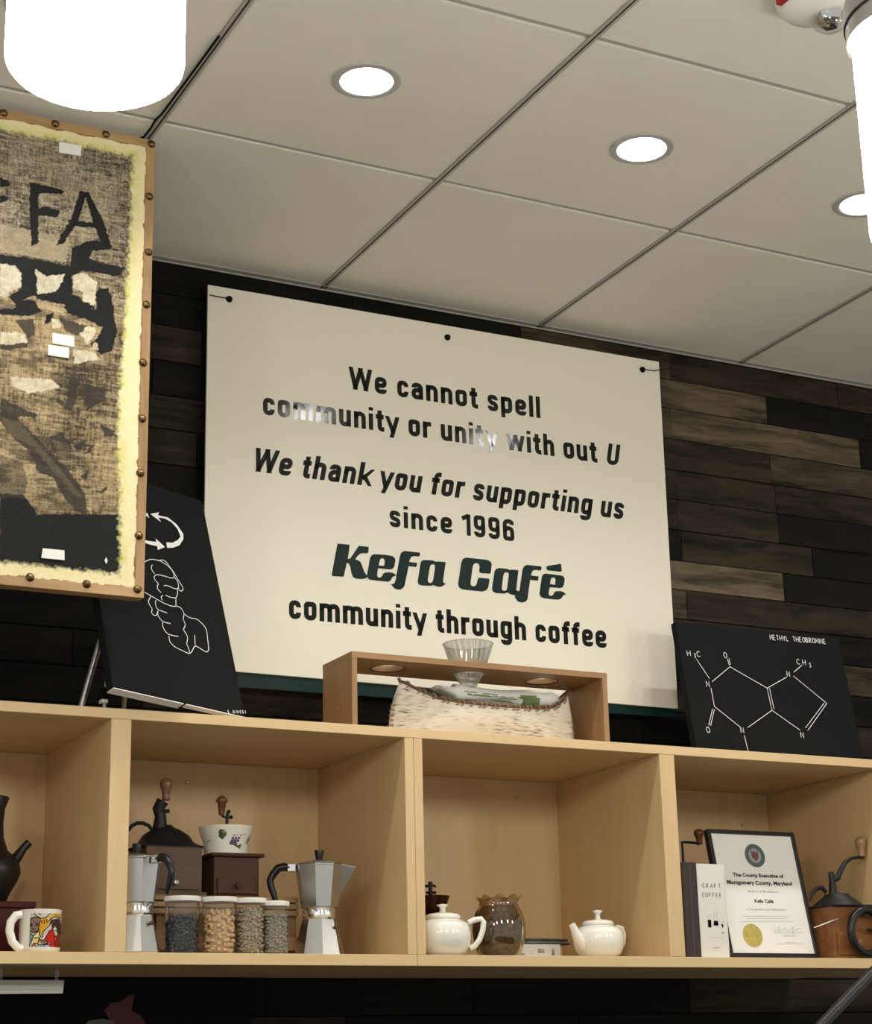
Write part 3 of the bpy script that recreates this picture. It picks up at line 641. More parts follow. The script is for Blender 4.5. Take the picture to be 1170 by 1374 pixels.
arr = [[(48,214),(98,205),(92,222),(150,235),(200,275),(238,330),(238,360),(215,395),(180,408),(145,410),(140,378),(175,380),(205,365),(222,345),(205,300),(170,262),(130,240),(95,235),(110,262)],
       [(16,365),(50,372),(82,375),(78,355),(132,405),(90,422),(88,400),(50,392),(16,380)], [(18,207),(32,210),(42,238),(18,222)]]
for a in arr: mb2 = MB(); mb2.flat([cv(a)], fz); obj('arrow', mb2, m_chalk, t, recalc=False)
for s_, x_ in (('S', 500), ('.', 520), ('N', 530), ('I', 546), ('N', 554), ('K', 570), ('S', 584), ('I', 600)):
    q = h(190+x_/4.29, 640+1362/4.29); hand(mb, s_, (q[0]-.002, q[1]), .0062, .0052, fz, .0012)
lab(obj('drawing', mb, m_chalk, t, recalc=False), 'white line drawing of stacked fists')
# easel
eb = at(122, 946, -.50)
t = thing('table_easel', 'silver tabletop easel holding the black fists canvas, on the shelf top', 'easel', (1.02, -.40, ZT))
def lp(u, v, y): p = at(u, v, y); return (p.x-1.02, y+.40, p.z-ZT)
l1 = lp(135,857,-.40); l2 = lp(108,950,-.40)
obj('leg', MB().tube([l1, (l2[0], l2[1], .003)], .0065, 10), m_steel, t, smooth=True)
l3 = lp(146,872,-.41); l4 = lp(140,950,-.42)
obj('leg', MB().tube([l3, (l4[0], l4[1], .003)], .004, 10), m_steel, t, smooth=True)
l5 = lp(165,880,-.25); obj('leg', MB().tube([(.06,.06,.30), (.12,.30,.003)], .005, 10), m_steel, t, smooth=True)
obj('cross_bar', MB().tube([(l1[0],l1[1],l1[2]), (l3[0]+.0,l3[1],l1[2]), (.06,.06,.29)], .004, 8), m_steel, t, smooth=True)
c_ = lp(141,930,-.43); obj('clamp', MB().cbox(c_[0], c_[1]+.01, c_[2], .016, .03, .022), m_blackm, t, bevel=.002)
c_ = lp(141,940,-.43); obj('clamp', MB().cbox(c_[0], c_[1]+.01, c_[2], .013, .02, .008), m_white, t, bevel=.002)

# molecule board
mm = board_matrix(2.457, -.252, 1.957, .002, .176)
t = thing('canvas_molecule', 'black board with a white chalk molecule diagram, leaning on the wall right of the sign', 'canvas', None, mtx=mm)
h = hitter(mm); obj('board', MB().box(0, .486, 0, .020, 0, .352), m_canvas, t, bevel=.0015)
def mo(a, b): return h(870+a/3.9, 800+b/3.9)
mb = MB(); wl = .0015
for s in (((250,330),(318,432)), ((332,448),(425,370)), ((412,328),(422,362)), ((420,326),(428,360)), ((425,370),(620,482)), ((620,482),(722,424)), ((620,482),(645,598)), ((632,482),(656,592)), ((645,598),(518,688)), ((760,398),(802,362)), ((757,418),(932,562)), ((932,562),(832,704)), ((918,560),(820,690)),
          ((645,598),(792,702)), ((326,482),(344,578)), ((344,578),(482,688)), ((334,590),(314,676)), ((344,592),(324,678)), ((500,728),(520,812))):
    ribbon(mb, [mo(*s[0]), mo(*s[1])], wl, fz)
lab(obj('drawing', mb, m_chalk, t, recalc=False), 'white chalk ring diagram of bonds'); mb = MB()
def ch(c, a, b, hp, wp): q = mo(a, b); hand(mb, c, q, hp/3.9/640*.9, wp/3.9/640, fz, wl)
K = 1.0
def hc(c, a, b, hgt=.0135, wid=.0145):
    q = mo(a, b); hand(mb, c, q, hgt, wid, fz, wl, slope=-.03)
hc('H', 204, 312); hc('3', 240, 322, .010, .009); hc('C', 254, 316); hc('O', 395, 322, .014, .014); hc('N', 304, 474); hc('N', 484, 715); hc('N', 798, 740); hc('N', 725, 420); hc('C', 777, 356); hc('H', 808, 360); hc('3', 842, 372, .011, .010); hc('O', 305, 714, .014, .014)
q0, q1 = mo(636, 228), mo(925, 250); tw = 17*.85
hand(mb, 'METHYL THEOBROMINE', q0, .0125, (q1[0]-q0[0])/14.4, fz, .0016, slope=(q1[1]-q0[1])/(q1[0]-q0[0]))
obj('lettering', mb, m_chalk, t, recalc=False)

# ================================================================ BENCH WITH DRIPPER, CANOE
bx0, bx1, by0, by1, bz1 = 1.512, 2.113, -.42, -.275, 2.108
t = thing('dripper_stand', 'long low bamboo stand with three round holes, on the shelf top', 'stand', (bx0, by0, ZT))
BW, BD, BH = bx1-bx0, by1-by0, bz1-ZT; th_ = .012
hx = [BW*.19, BW*.505, BW*.80]; hr = .034; cyh = BD/2
def plate(x0, x1, cx, y0, y1, z0, z1, r, N=32):
    mb = MB(); sq = []
    for k in range(N):
        a = 2*PI*k/N+PI/4; c, s = math.cos(a), math.sin(a)
        tt = min((x1-cx)/c if c > 1e-9 else (x0-cx)/c if c < -1e-9 else 9, (y1-cyh)/s if s > 1e-9 else (y0-cyh)/s if s < -1e-9 else 9); sq.append((cx+c*tt, cyh+s*tt))
    for cc in ((x0,y0),(x1,y0),(x1,y1),(x0,y1)):
        j = min(range(N), key=lambda k: (sq[k][0]-cc[0])**2+(sq[k][1]-cc[1])**2); sq[j] = cc
    ci = [(cx+r*math.cos(2*PI*k/N+PI/4), cyh+r*math.sin(2*PI*k/N+PI/4)) for k in range(N)]
    vs = [(a, b, z) for z in (z0, z1) for a, b in sq+ci]; fs = []
    for k in range(N):
        j = (k+1) % N; fs += [(k,j,N+j,N+k),(2*N+k,3*N+k,3*N+j,2*N+j),(k,2*N+k,2*N+j,j),(N+k,N+j,3*N+j,3*N+k)]
    return mb.add(vs, fs)
edges = [0, (hx[0]+hx[1])/2, (hx[1]+hx[2])/2, BW]
mbb = MB()
for k_ in range(3): p_ = plate(edges[k_], edges[k_+1], hx[k_], 0, BD, BH-th_, BH, hr); mbb.add(p_.v, p_.f)
obj('top_board', mbb, m_bamboo, t)
for k_ in range(3):
    if k_ != 1: obj('hole_rim', MB().lathe([(hr,BH-th_-.0012),(hr+.003,BH-th_-.0012),(hr+.003,BH-th_),(hr,BH-th_)], 32, (hx[k_],cyh,0), caps=False), m_chrome, t, smooth=40)
obj('side_panel', MB().box(0, th_, 0, BD, .0005, BH-th_), m_bamboo_z, t, bevel=.0006, seg=1); obj('side_panel', MB().box(BW-th_, BW, 0, BD, .0005, BH-th_), m_bamboo_z, t, bevel=.0006, seg=1)

dcx, dcy = bx0+hx[1], by0+cyh
zt_ = at(621, 864, dcy).z; zb2 = at(621, 924, dcy).z
t = thing('glass_dripper', 'clear fluted glass coffee dripper sitting in the middle hole of the bamboo stand', 'dripper', (dcx, dcy, zb2))
HD = zt_-zb2; tb = bz1-zb2
prof = [(.014,0),(.019,.012),(.030,tb-th_),(.0325,tb+.003),(.038,tb+.010),(.0525,HD)]
def flut(a, z): return 1+.035*math.cos(24*a + z*40)
pr2 = []
for (r0, z0), (r1, z1) in zip(prof[:-1], prof[1:]):
    for k_ in range(5): q = k_/5; pr2.append((r0+(r1-r0)*q, z0+(z1-z0)*q))
pr2.append(prof[-1])
m_drip = clear('fluted glass', (.86,.86,.84), .5, .06)
obj('cone', MB().lathe(pr2, 144, rf=flut, caps=False).lathe([(r-.0025, z) for r, z in pr2], 144, rf=flut, caps=False), m_drip, t, smooth='all', recalc=False)
obj('rim', MB().lathe([(.0525,HD-.001),(.054,HD),(.0525,HD+.0012),(.0505,HD),(.0525,HD-.001)], 72, rf=flut, caps=False), m_drip, t, smooth='all')
obj('collar', MB().lathe([(.0335,tb+.0008),(.040,tb+.0008),(.040,tb+.003),(.0335,tb+.003)], 48, caps=False), m_drip, t, smooth=40)

# birch bark canoe
CY = by0+cyh+.005
def cp(u, v, y=CY): p = at(u, v, y); return (p.x, p.z)
rim = [(537,914),(552,926),(578,940),(604,946),(630,949.5),(665,952.5),(700,954),(720,953.5),(735,951),(750,942),(761,928)]
rimw = [cp(*p) for p in rim]; x0c, x1c = cp(521,950)[0], cp(770,975)[0]
t = thing('bark_canoe', 'miniature birch bark canoe with laced rim, under the bamboo stand', 'model canoe', ((x0c+x1c)/2, CY, ZT))
ox = (x0c+x1c)/2
def rimz(x):
    if x <= rimw[0][0]: return rimw[0][1]
    for a, b in zip(rimw[:-1], rimw[1:]):
        if a[0] <= x <= b[0]: return a[1]+(b[1]-a[1])*(x-a[0])/(b[0]-a[0])
    return rimw[-1][1]
NU, NV = 60, 12; halfB = .045
vs = []
for side in (-1, 1):
    for i in range(NU+1):
        s_ = i/NU; env = max(0.0, math.sin(PI*s_))**.55
        for j in range(NV+1):
            q = j/NV
            bulge = math.sin(PI*(.15+.85*q)*.5)
            xe = (1-q)**2*.0
            # ends bow outwards below the rim
            xl = x0c + (rimw[0][0]-x0c)*(q**2.2) ; xr = x1c + (rimw[-1][0]-x1c)*(q**2.2)
            x = xl+(xr-xl)*s_; z = ZT+.001 + (rimz(rimw[0][0]+(rimw[-1][0]-rimw[0][0])*s_)-ZT-.001)*q
            y = side*halfB*env*(.25+.75*bulge)
            vs.append((x-ox, y, z-ZT))
fs = []
for sd_ in range(2):
    o_ = sd_*(NU+1)*(NV+1)
    for i in range(NU):
        for j in range(NV):
            a_ = o_+i*(NV+1)+j; b_ = o_+(i+1)*(NV+1)+j
            fs.append((a_, b_, b_+1, a_+1) if sd_ == 0 else (a_, a_+1, b_+1, b_))
for i in range(NU):      # keel
    a_ = i*(NV+1); b_ = (i+1)*(NV+1); o_ = (NU+1)*(NV+1); fs.append((a_, o_+a_, o_+b_, b_))
# birch material
mbk = bpy.data.materials.new('birch bark'); tt, n, l, b = nt(mbk)
tc = n.new('ShaderNodeTexCoord'); mp = n.new('ShaderNodeMapping'); mp.inputs['Scale'].default_value = (1, 1, 7); l.new(tc.outputs['Object'], mp.inputs[0])
n1 = n.new('ShaderNodeTexNoise'); n1.inputs['Scale'].default_value = 45; n1.inputs['Detail'].default_value = 6; l.new(mp.outputs[0], n1.inputs[0])
n2 = n.new('ShaderNodeTexNoise'); n2.inputs['Scale'].default_value = 14; n2.inputs['Detail'].default_value = 3; l.new(tc.outputs['Object'], n2.inputs[0])
ad = n.new('ShaderNodeMath'); ad.operation = 'MULTIPLY_ADD'; ad.inputs[1].default_value = .5; l.new(n2.outputs[0], ad.inputs[0]); l.new(n1.outputs[0], ad.inputs[2])
cr_ = n.new('ShaderNodeValToRGB'); cr_.color_ramp.elements[0].position = .53; cr_.color_ramp.elements[0].color = (.78,.73,.64,1); cr_.color_ramp.elements[1].position = .74; cr_.color_ramp.elements[1].color = (.06,.04,.025,1)
e_ = cr_.color_ramp.elements.new(.62); e_.color = (.62,.53,.42,1); m7 = n.new('ShaderNodeMath'); m7.operation = 'MULTIPLY'; m7.inputs[1].default_value = .70; l.new(ad.outputs[0], m7.inputs[0]); l.new(m7.outputs[0], cr_.inputs[0]); l.new(cr_.outputs[0], b.inputs['Base Color']); b.inputs['Roughness'].default_value = .75
hull = MB().add(vs, fs); ho = obj('hull', hull, mbk, t, smooth='all'); sm = ho.modifiers.new('solid', 'SOLIDIFY'); sm.thickness = .0015
m_twig = M('brown twig', (.16,.075,.04), .6, var=.4, vscale=60); m_lace = M('root lacing', (.36,.23,.14), .6, var=.3, vscale=80)
for side in (-1, 1):
    pts = []
    for i in range(41):
        s_ = i/40; x = rimw[0][0]+(rimw[-1][0]-rimw[0][0])*s_; pts.append((x-ox, side*(halfB*max(0, math.sin(PI*s_))**.55+.001), rimz(x)-ZT))
    pts = [(pts[0][0]-.004, 0, pts[0][2]+.006)] + pts + [(pts[-1][0]+.006, 0, pts[-1][2]+.014)]
    obj('gunwale', MB().tube(pts, .0032, 8), m_twig, t, smooth=True)
    lc = MB()
    for k_ in range(24):
        s_ = .04+.92*k_/23; i_ = int(s_*40); p = pts[1+i_]; lc.tube([(p[0]+.0045*math.cos(a), p[1]+.0045*math.sin(a)*side*0-.0046*math.cos(a), p[2]-.0015+.0062*math.sin(a)) for a in [2*PI*q/8 for q in range(8)]], .0015, 5, closed=True)
    o_ = obj('lacing', lc, m_lace, t, smooth=True); o_['kind'] = 'stuff'
lc = MB()
for k_ in range(6):
    for xx, sg in ((x0c-ox, -1), (x1c-ox, 1)):
        z = .012+.0105*k_; q = z/(rimw[0][1]-ZT); e0 = (rimw[0][0]-ox) if sg < 0 else (rimw[-1][0]-ox); xe = xx+(e0-xx)*min(1, q)**2.2
        lc.tube([(xe-sg*.006,-.010,z),(xe+sg*.002,-.002,z+.001),(xe+sg*.002,.002,z),(xe-sg*.006,.010,z)], .0011, 5)
o_ = obj('end_stitching', lc, m_lace, t, smooth=True); o_['kind'] = 'stuff'

# paper bag in the canoe
b0, b1 = cp(584, 930), cp(744, 934)
t = thing('paper_bag', 'rolled white coffee bag with green print lying in the bark canoe', 'bag', (b0[0], CY, 2.0))
LB = b1[0]-b0[0]; cz0 = (at(600,934,CY).z+at(720,936,CY).z)/2-2.0
NS = 40; NR = 28; vs = []
for i in range(NS+1):
    s_ = i/NS; e = min(1, s_/.12)*min(1, (1-s_)/.06) if 0 < s_ < 1 else 0
    rz_ = .0170*(.35+.65*e) + .002*math.sin(9*s_); ry_ = .022*(.8+.2*e)
    if s_ < .14: ry_ = .022; rz_ = .004+.008*s_/.14
    if s_ > .9: rz_ += .004
    for k_ in range(NR):
        a_ = 2*PI*k_/NR; wv = 1+.05*math.sin(5*a_+8*s_)+.04*math.sin(11*s_+3*a_)
        vs.append((LB*s_, ry_*math.cos(a_)*wv, cz0+.004+rz_*math.sin(a_)*wv - .004*math.sin(PI*s_) + (.006*(.14-s_)/.14 if s_ < .14 else 0)))
fs = [(i*NR+k_, (i+1)*NR+k_, (i+1)*NR+(k_+1) % NR, i*NR+(k_+1) % NR) for i in range(NS) for k_ in range(NR)] + [tuple(range(NR)), tuple(NS*NR+k_ for k_ in range(NR))]
mgb = M('white printed bag paper', (.74,.75,.70), .35, var=.05, vscale=60)
bag = obj('bag_body', MB().add(vs, fs), mgb, t, smooth='all')
m_green = M('green print', (.16,.24,.07), .5, var=.25, vscale=120)
def bagf(s_, a_):      # a point just proud of the bag at length s_, angle a_
    wv = 1+.05*math.sin(5*a_+8*s_)+.04*math.sin(11*s_+3*a_); e = min(1, (1-s_)/.06); rz_ = .0170*(.35+.65*e)+.002*math.sin(9*s_); ry_ = .022*(.8+.2*e)
    if s_ > .9: rz_ += .004
    return (LB*s_, (ry_+.0007)*math.cos(a_)*wv, cz0+.004+(rz_+.0007)*math.sin(a_)*wv-.004*math.sin(PI*s_))
def bagpatch(mb, s0, s1, a0, a1, n1_=6, n2_=6):
    g_ = [bagf(s0+(s1-s0)*i/n1_, a0+(a1-a0)*j/n2_) for i in range(n1_+1) for j in range(n2_+1)]
    mb.add(g_, [(i*(n2_+1)+j, (i+1)*(n2_+1)+j, (i+1)*(n2_+1)+j+1, i*(n2_+1)+j+1) for i in range(n1_) for j in range(n2_)])
mb = MB(); bagpatch(mb, .69, .83, PI+.05, PI+1.2); bagpatch(mb, .66, .80, PI-.2, PI+.3)
for k_ in range(7): bagpatch(mb, .22+.07*k_, .26+.07*k_, PI+.15, PI+.24, 2, 1)
for s0, s1, a0 in ((.20,.30,-.45),(.28,.40,-.2),(.35,.47,-.40),(.22,.42,-.12),(.42,.60,.32),(.46,.62,.5),(.22,.3,.45),(.48,.64,.02)): bagpatch(mb, s0, s1, PI+a0+.35, PI+a0+.46, 5, 1)
obj('print', mb, m_green, t, recalc=False)

# ================================================================ POTS AND POTS
def moka(cx, cy, sc, rot, label, handle_dir, spout=True, hs=1.0, rotu=0.0):
    """eight-sided stovetop pot; handle_dir is the world angle of the handle"""
    t = thing('moka_pot', label, 'coffee pot', (cx, cy, ZF), 0, 'stovetop espresso pots')
    s = sc; R8 = rot+PI/8; Hl = .0665*s*hs
    obj('boiler', MB().lathe([(.0485*s,0),(.0495*s,.003*s),(.0345*s,Hl-.002*s),(.0345*s,Hl)], 8, rot=R8), m_alu, t, bevel=.0012*s)
    obj('collar_ring', MB().lathe([(.032*s,Hl),(.0345*s,Hl+.003*s),(.0335*s,Hl+.004*s),(.0335*s,Hl+.021*s),(.0325*s,Hl+.023*s)], 40), m_chrome, t, smooth=40)
    zu = Hl+.023*s; zt = zu+.077*s*hs
    obj('upper_body', MB().lathe([(.036*s,zu),(.037*s,zu+.001*s),(.0475*s,zt-.003*s),(.0485*s,zt)], 8, rot=R8+rotu), m_alu, t, bevel=.0012*s)
    ld = obj('lid', MB().lathe([(.0488*s,zt+.0003),(.0488*s,zt+.002*s),(.012*s,zt+.010*s),(.006*s,zt+.011*s)], 8, rot=R8+rotu), m_alu, t, bevel=.0008*s)
    obj('lid_knob', MB().lathe([(.0065*s,zt+.0115*s),(.007*s,zt+.014*s),(.0095*s,zt+.027*s),(.009*s,zt+.029*s),(.002*s,zt+.0292*s)], 16), m_black, ld, smooth=40)
    c, q = math.cos(handle_dir), math.sin(handle_dir)
    def hp(r, z): return (r*c*s, r*q*s, z)
    obj('hinge_bracket', MB(Matrix.Rotation(handle_dir, 4, 'Z')).box(.046*s, .062*s, -.006*s, .006*s, zt-.012*s, zt+.003*s), m_chrome, t, bevel=.001)
    hpts = [(.058,zt-.004*s),(.070,zt-.002*s),(.081,zt-.005*s),(.090,zt-.016*s),(.0965,zt-.028*s),(.094,zt-.042*s),(.089,zt-.056*s),(.084,zt-.071*s)]
    obj('handle', MB().tube([hp(r, z) for r, z in hpts], [.0065*s,.0075*s,.0075*s,.007*s,.0065*s,.006*s,.0055*s,.004*s], 8, flat=1.1), m_black, t, smooth=50)
    if spout:
        c2, q2 = -c, -q; n_ = Vector((-q2, c2, 0)); d = Vector((c2, q2, 0))
        a = [d*(.040*s)+n_*(.018*s)+Vector((0,0,zt)), d*(.040*s)-n_*(.018*s)+Vector((0,0,zt)), d*(.074*s)+Vector((0,0,zt-.004*s)), d*(.040*s)+Vector((0,0,zt-.060*s)), d*(.030*s)+Vector((0,0,zt))]
        obj('spout', MB().add(a, [(0,2,1),(0,3,2),(1,2,3),(0,1,3)]), m_alu, t, bevel=.001)
    vd = Vector((math.cos(-PI/2+.5), math.sin(-PI/2+.5), 0)); vp = vd*(.041*s)+Vector((0,0,Hl*.78))
    obj('valve', MB().ball(tuple(vp), .0042*s, 10), m_brass, t, smooth=True)
    return t
my = -.335; x = at(428.5, 1250, my).x
zt_px = at(428, 1161, my).z
moka(x, my, 1.0, -.66, 'right aluminium stovetop moka pot with spout to the right, beside the clear jars', PI-.40, hs=(zt_px-ZF-.023)/(.0665+.077), rotu=-.3)
my2 = -.375; x = at(181, 1250, my2).x; zz = at(190, 1153, my2).z
moka(x, my2, .98, -.44, 'left aluminium stovetop moka pot with black handle, half behind the cabinet divider', -1.15, spout=False, hs=(zz-ZF-.0225)/(.0665+.077)/.98)

# clear jars
m_navy = M('dark roasted beans', (.030,.034,.046), .35, var=.5, vscale=150)
m_nut = M('pale tan beans', (.80,.55,.29), .6, var=.25, vscale=120); m_grn = M('raw green coffee', (.52,.41,.28), .65, var=.35, vscale=150); m_gry = M('grey green coffee', (.46,.40,.30), .65, var=.4, vscale=150)
def icobean():
    b = bmesh.new(); bmesh.ops.create_icosphere(b, subdivisions=1, radius=1); v = [tuple(x.co) for x in b.verts]; f = [tuple(q.index for q in p.verts) for p in b.faces]; b.free(); return v, f
IV, IF = icobean()
def jar(u0, u1, vtop, vfill, y, bean, bs, mat, label, fr):
    x = at((u0+u1)/2, 1250, y).x; k = scale_at(x, y); r = (u1-u0)/2*k; zt = at((u0+u1)/2, vtop, y).z-ZF; zf = at((u0+u1)/2, vfill, y).z-ZF
    t = thing('storage_jar', label, 'jar', (x, y, ZF), 0, 'clear lidded jars of beans')
    obj('jar_wall', MB().lathe([(r*.9,0),(r*.97,.002),(r*.97,zt-.008)], 40).lathe([(r*.93,.003),(r*.93,zt-.008)], 40, caps=False), m_clear, t, smooth=40)
    obj('lid', MB().lathe([(r*.97,zt-.009),(r*1.02,zt-.009),(r*1.04,zt-.006),(r*1.04,zt-.001),(r*1.0,zt)], 40), m_white, t, smooth=40)
    mb = MB(); rr = random.Random(bean)
    ri = r*.90; nz = int((zf-.004)/(bs*1.15)); 
    mb.lathe([(ri-bs*1.2,.004),(ri-bs*1.2,zf-bs*1.0)], 20)
    for a_ in range(nz):
        na = int(2*PI*ri/(bs*1.5))
        for q in range(na):
            th_ = 2*PI*(q+rr.random()*.7)/na; rad = ri-bs*(.45+.55*rr.random()); z = .004+bs*.6+a_*bs*1.15+rr.uniform(-.6,.6)*bs; z = min(z, zf-bs*.3)
            R_ = Matrix.Rotation(rr.random()*6, 3, 'Z') @ Matrix.Rotation(rr.random()*6, 3, 'X'); S_ = (bs*.85, bs*.6, bs*.5)
            mb.add([R_ @ Vector((p[0]*S_[0], p[1]*S_[1], p[2]*S_[2])) + Vector((rad*math.cos(th_), rad*math.sin(th_), z)) for p in IV], IF)
    for q in range(int(1.2*(ri/bs)**2)):
        rad = (ri-bs)*math.sqrt(rr.random()); th_ = rr.random()*6.28; R_ = Matrix.Rotation(rr.random()*6, 3, 'Z') @ Matrix.Rotation(rr.random()*6, 3, 'X')
        mb.add([R_ @ Vector((p[0]*bs*.85, p[1]*bs*.6, p[2]*bs*.5)) + Vector((rad*math.cos(th_), rad*math.sin(th_), zf-bs*.6+rr.uniform(-.4,.4)*bs)) for p in IV], IF)
    o = obj('beans', mb, mat, t, smooth='all'); o['kind'] = 'stuff'
    return t, r, zt
jar(220, 268, 1203.5, 1229, -.385, 1, .0065, m_navy, 'clear jar of dark bean packets, leftmost of the four jars', 0)
jar(270.5, 317.5, 1204.5, 1220, -.388, 2, .0078, m_nut, 'clear jar of pale tan beans, second of the four jars', 0)
jar(314, 356.5, 1206, 1219, -.388, 3, .0052, m_grn, 'clear jar of small raw brown-green beans, third of the four jars', 0)
jar(349, 387.5, 1210, 1228, -.392, 4, .0050, m_gry, 'smaller clear jar of grey-green beans, rightmost of the four jars', 0)

# wooden riser under the grinders
RY0, RY1 = -.30, -.14
rx0, rx1 = at(176, 1210, RY0).x, at(401, 1210, RY0).x; rz1 = at(300, 1202, RY0).z
t = thing('slatted_riser', 'low slatted wooden riser standing behind the jars', 'riser', (rx0, RY0, ZF))
m_slat = wood('honey slat', (.38,.22,.10), (.24,.13,.055), 'x', 22, .5, .1); RW, RH = rx1-rx0, rz1-ZF
nt_ = 5
for k_ in range(nt_): y0 = k_*(RY1-RY0)/nt_; obj('top_slat', MB().box(0, RW, y0+.001, y0+(RY1-RY0)/nt_-.002, RH-.010, RH), m_slat, t, bevel=.001)
for z0, z1 in ((RH-.023, RH-.0125), (RH-.036, RH-.0255)): obj('front_slat', MB().box(0, RW, .001, .011, z0, z1), m_slat, t, bevel=.001)
for xx in (.0, RW*.16, RW*.5, RW-.018): obj('post', MB().box(xx, xx+.018, .013, .031, .0005, RH-.0105), m_slat, t, bevel=.001)
for xx in (.0, RW-.018): obj('post', MB().box(xx, xx+.018, RY1-RY0-.031, RY1-RY0-.013, .0005, RH-.0105), m_slat, t, bevel=.001)
obj('front_slat', MB().box(0, RW, .002, .012, .014, .040), m_slat, t, bevel=.001)
RT = rz1+.0008

# ---- grinders
m_gbox = wood('greyed oak', (.135,.088,.060), (.075,.048,.033), 'x', 18, .5, .1, spec=.2)
m_rbox = wood('red brown wood', (.090,.036,.022), (.050,.019,.012), 'x', 16, .5, .08, spec=.2)
m_obox = wood('orange brown wood', (.31,.135,.045), (.15,.058,.020), 'x', 14, .45, .08, spec=.2)
m_knobw = wood('turned knob wood', (.26,.14,.075), (.15,.078,.04), 'z', 30, .3, .03); m_knobr = wood('red knob wood', (.22,.085,.035), (.11,.04,.018), 'z', 30, .3, .03); m_knobp = wood('pale knob wood', (.42,.26,.14), (.27,.155,.08), 'z', 30, .3, .03)
def knob_prof(r, hh): return [(.60*r,0),(.66*r,.06*hh),(.60*r,.25*hh),(.72*r,.42*hh),(.97*r,.60*hh),(1.03*r,.74*hh),(.92*r,.87*hh),(.55*r,.97*hh),(.01*r,hh)]
def grinder_box(t, W, D, Z0, Z1, mat, kmat, dw, dz0, dz1, kr, base=.008, bw=.008):
    """box with plinth, front drawer with knob; local x width centred, y front = -D/2"""
    obj('base_plate', MB().box(-W/2-bw, W/2+bw, -D/2-bw, D/2+bw, Z0, Z0+base), mat, t, bevel=.0015)
    obj('box', MB().box(-W/2, W/2, -D/2, D/2, Z0+base+.0002, Z1), mat, t, bevel=.001)
    dr = obj('drawer', MB().box(-dw/2, dw/2, -D/2-.004, -D/2-.0002, dz0, dz1), mat, t, bevel=.001)
    obj('drawer_knob', MB().lathe([(.3*kr,-.004),(.35*kr,-.008),(kr,-.012),(.9*kr,-.016),(.1*kr,-.018)], 16, (0,-D/2,(dz0+dz1)/2), ax='y'), kmat, dr, smooth=50)
# big grinder
gyc = -.215; D = .11; gf = gyc-D/2
xl, xr = at(196, 1165, gf).x, at(271, 1165, gf).x; W = xr-xl; x = (xl+xr)/2
zt = at(235, 1136, gf).z-RT
t = thing('coffee_grinder', 'large old coffee grinder with black iron dome and greyed wooden drawer box, on the riser', 'coffee grinder', (x, gyc, RT))
grinder_box(t, W, D, 0, zt, m_gbox, m_steel, W*.90, .012, .036, .0055)
fl = (at(278,1134,gf).x-at(196-20,1134,gf).x)/2
def sq_loft(levels, seg=32):
    vs = []
    for a_, z, pw in levels:
        for k_ in range(seg):
            th_ = 2*PI*k_/seg; c, s = math.cos(th_), math.sin(th_); q = (abs(c)**pw+abs(s)**pw)**(-1/pw); vs.append((a_*c*q, a_*s*q*.82, z))
    n = len(levels); fs = [(i*seg+k_, i*seg+(k_+1) % seg, (i+1)*seg+(k_+1) % seg, (i+1)*seg+k_) for i in range(n-1) for k_ in range(seg)] + [tuple(range(seg))[::-1], tuple((n-1)*seg+k_ for k_ in range(seg))]
    return MB().add(vs, fs)
A = W/2
dome_h = at(222, 1110, gyc).z-RT-zt
obj('iron_dome', sq_loft([(A*1.16,zt+.0004,9),(A*1.18,zt+.003,9),(A*1.05,zt+.006,8),(A*.92,zt+.012,4),(A*.80,zt+dome_h*.62,2.4),(A*.55,zt+dome_h*.85,2),(A*.28,zt+dome_h,2),(A*.22,zt+dome_h+.004,2)]), m_iron, t, smooth=45)
nx = at(216, 1090, gyc).x-x; nz0 = zt+dome_h; nz1 = at(216,1075,gyc).z-RT
obj('crank_column', MB().tube([(nx-.002,0,nz0-.004),(nx-.001,0,(nz0+nz1)/2-.004),(nx-.006,0,nz1-.016),(nx+.002,-.004,nz1)], [.015,.0115,.012,.0125], 12), m_iron, t, smooth=True)
obj('crank_pin', MB().tube([(nx-.008,-.008,nz1-.022),(nx+.014,-.008,nz1-.020)], .004, 8), m_iron, t, smooth=True)
kx = at(222, 1060, gyc).x-x; kz0 = at(222,1074.5,gyc).z-RT; kz1 = at(222,1044,gyc).z-RT
obj('crank_knob', MB().lathe(knob_prof(.0125, kz1-kz0), 24, (kx,-.004,kz0)), m_knobw, t, smooth='all')
pa = [(205,1116),(200,1108),(192,1104.5),(184,1104.5),(177,1108),(172,1114)]
obj('hopper_handle', MB().tube([(at(u,v,gyc).x-x, 0, at(u,v,gyc).z-RT) for u, v in pa], .0038, 8), m_iron, t, smooth=True)

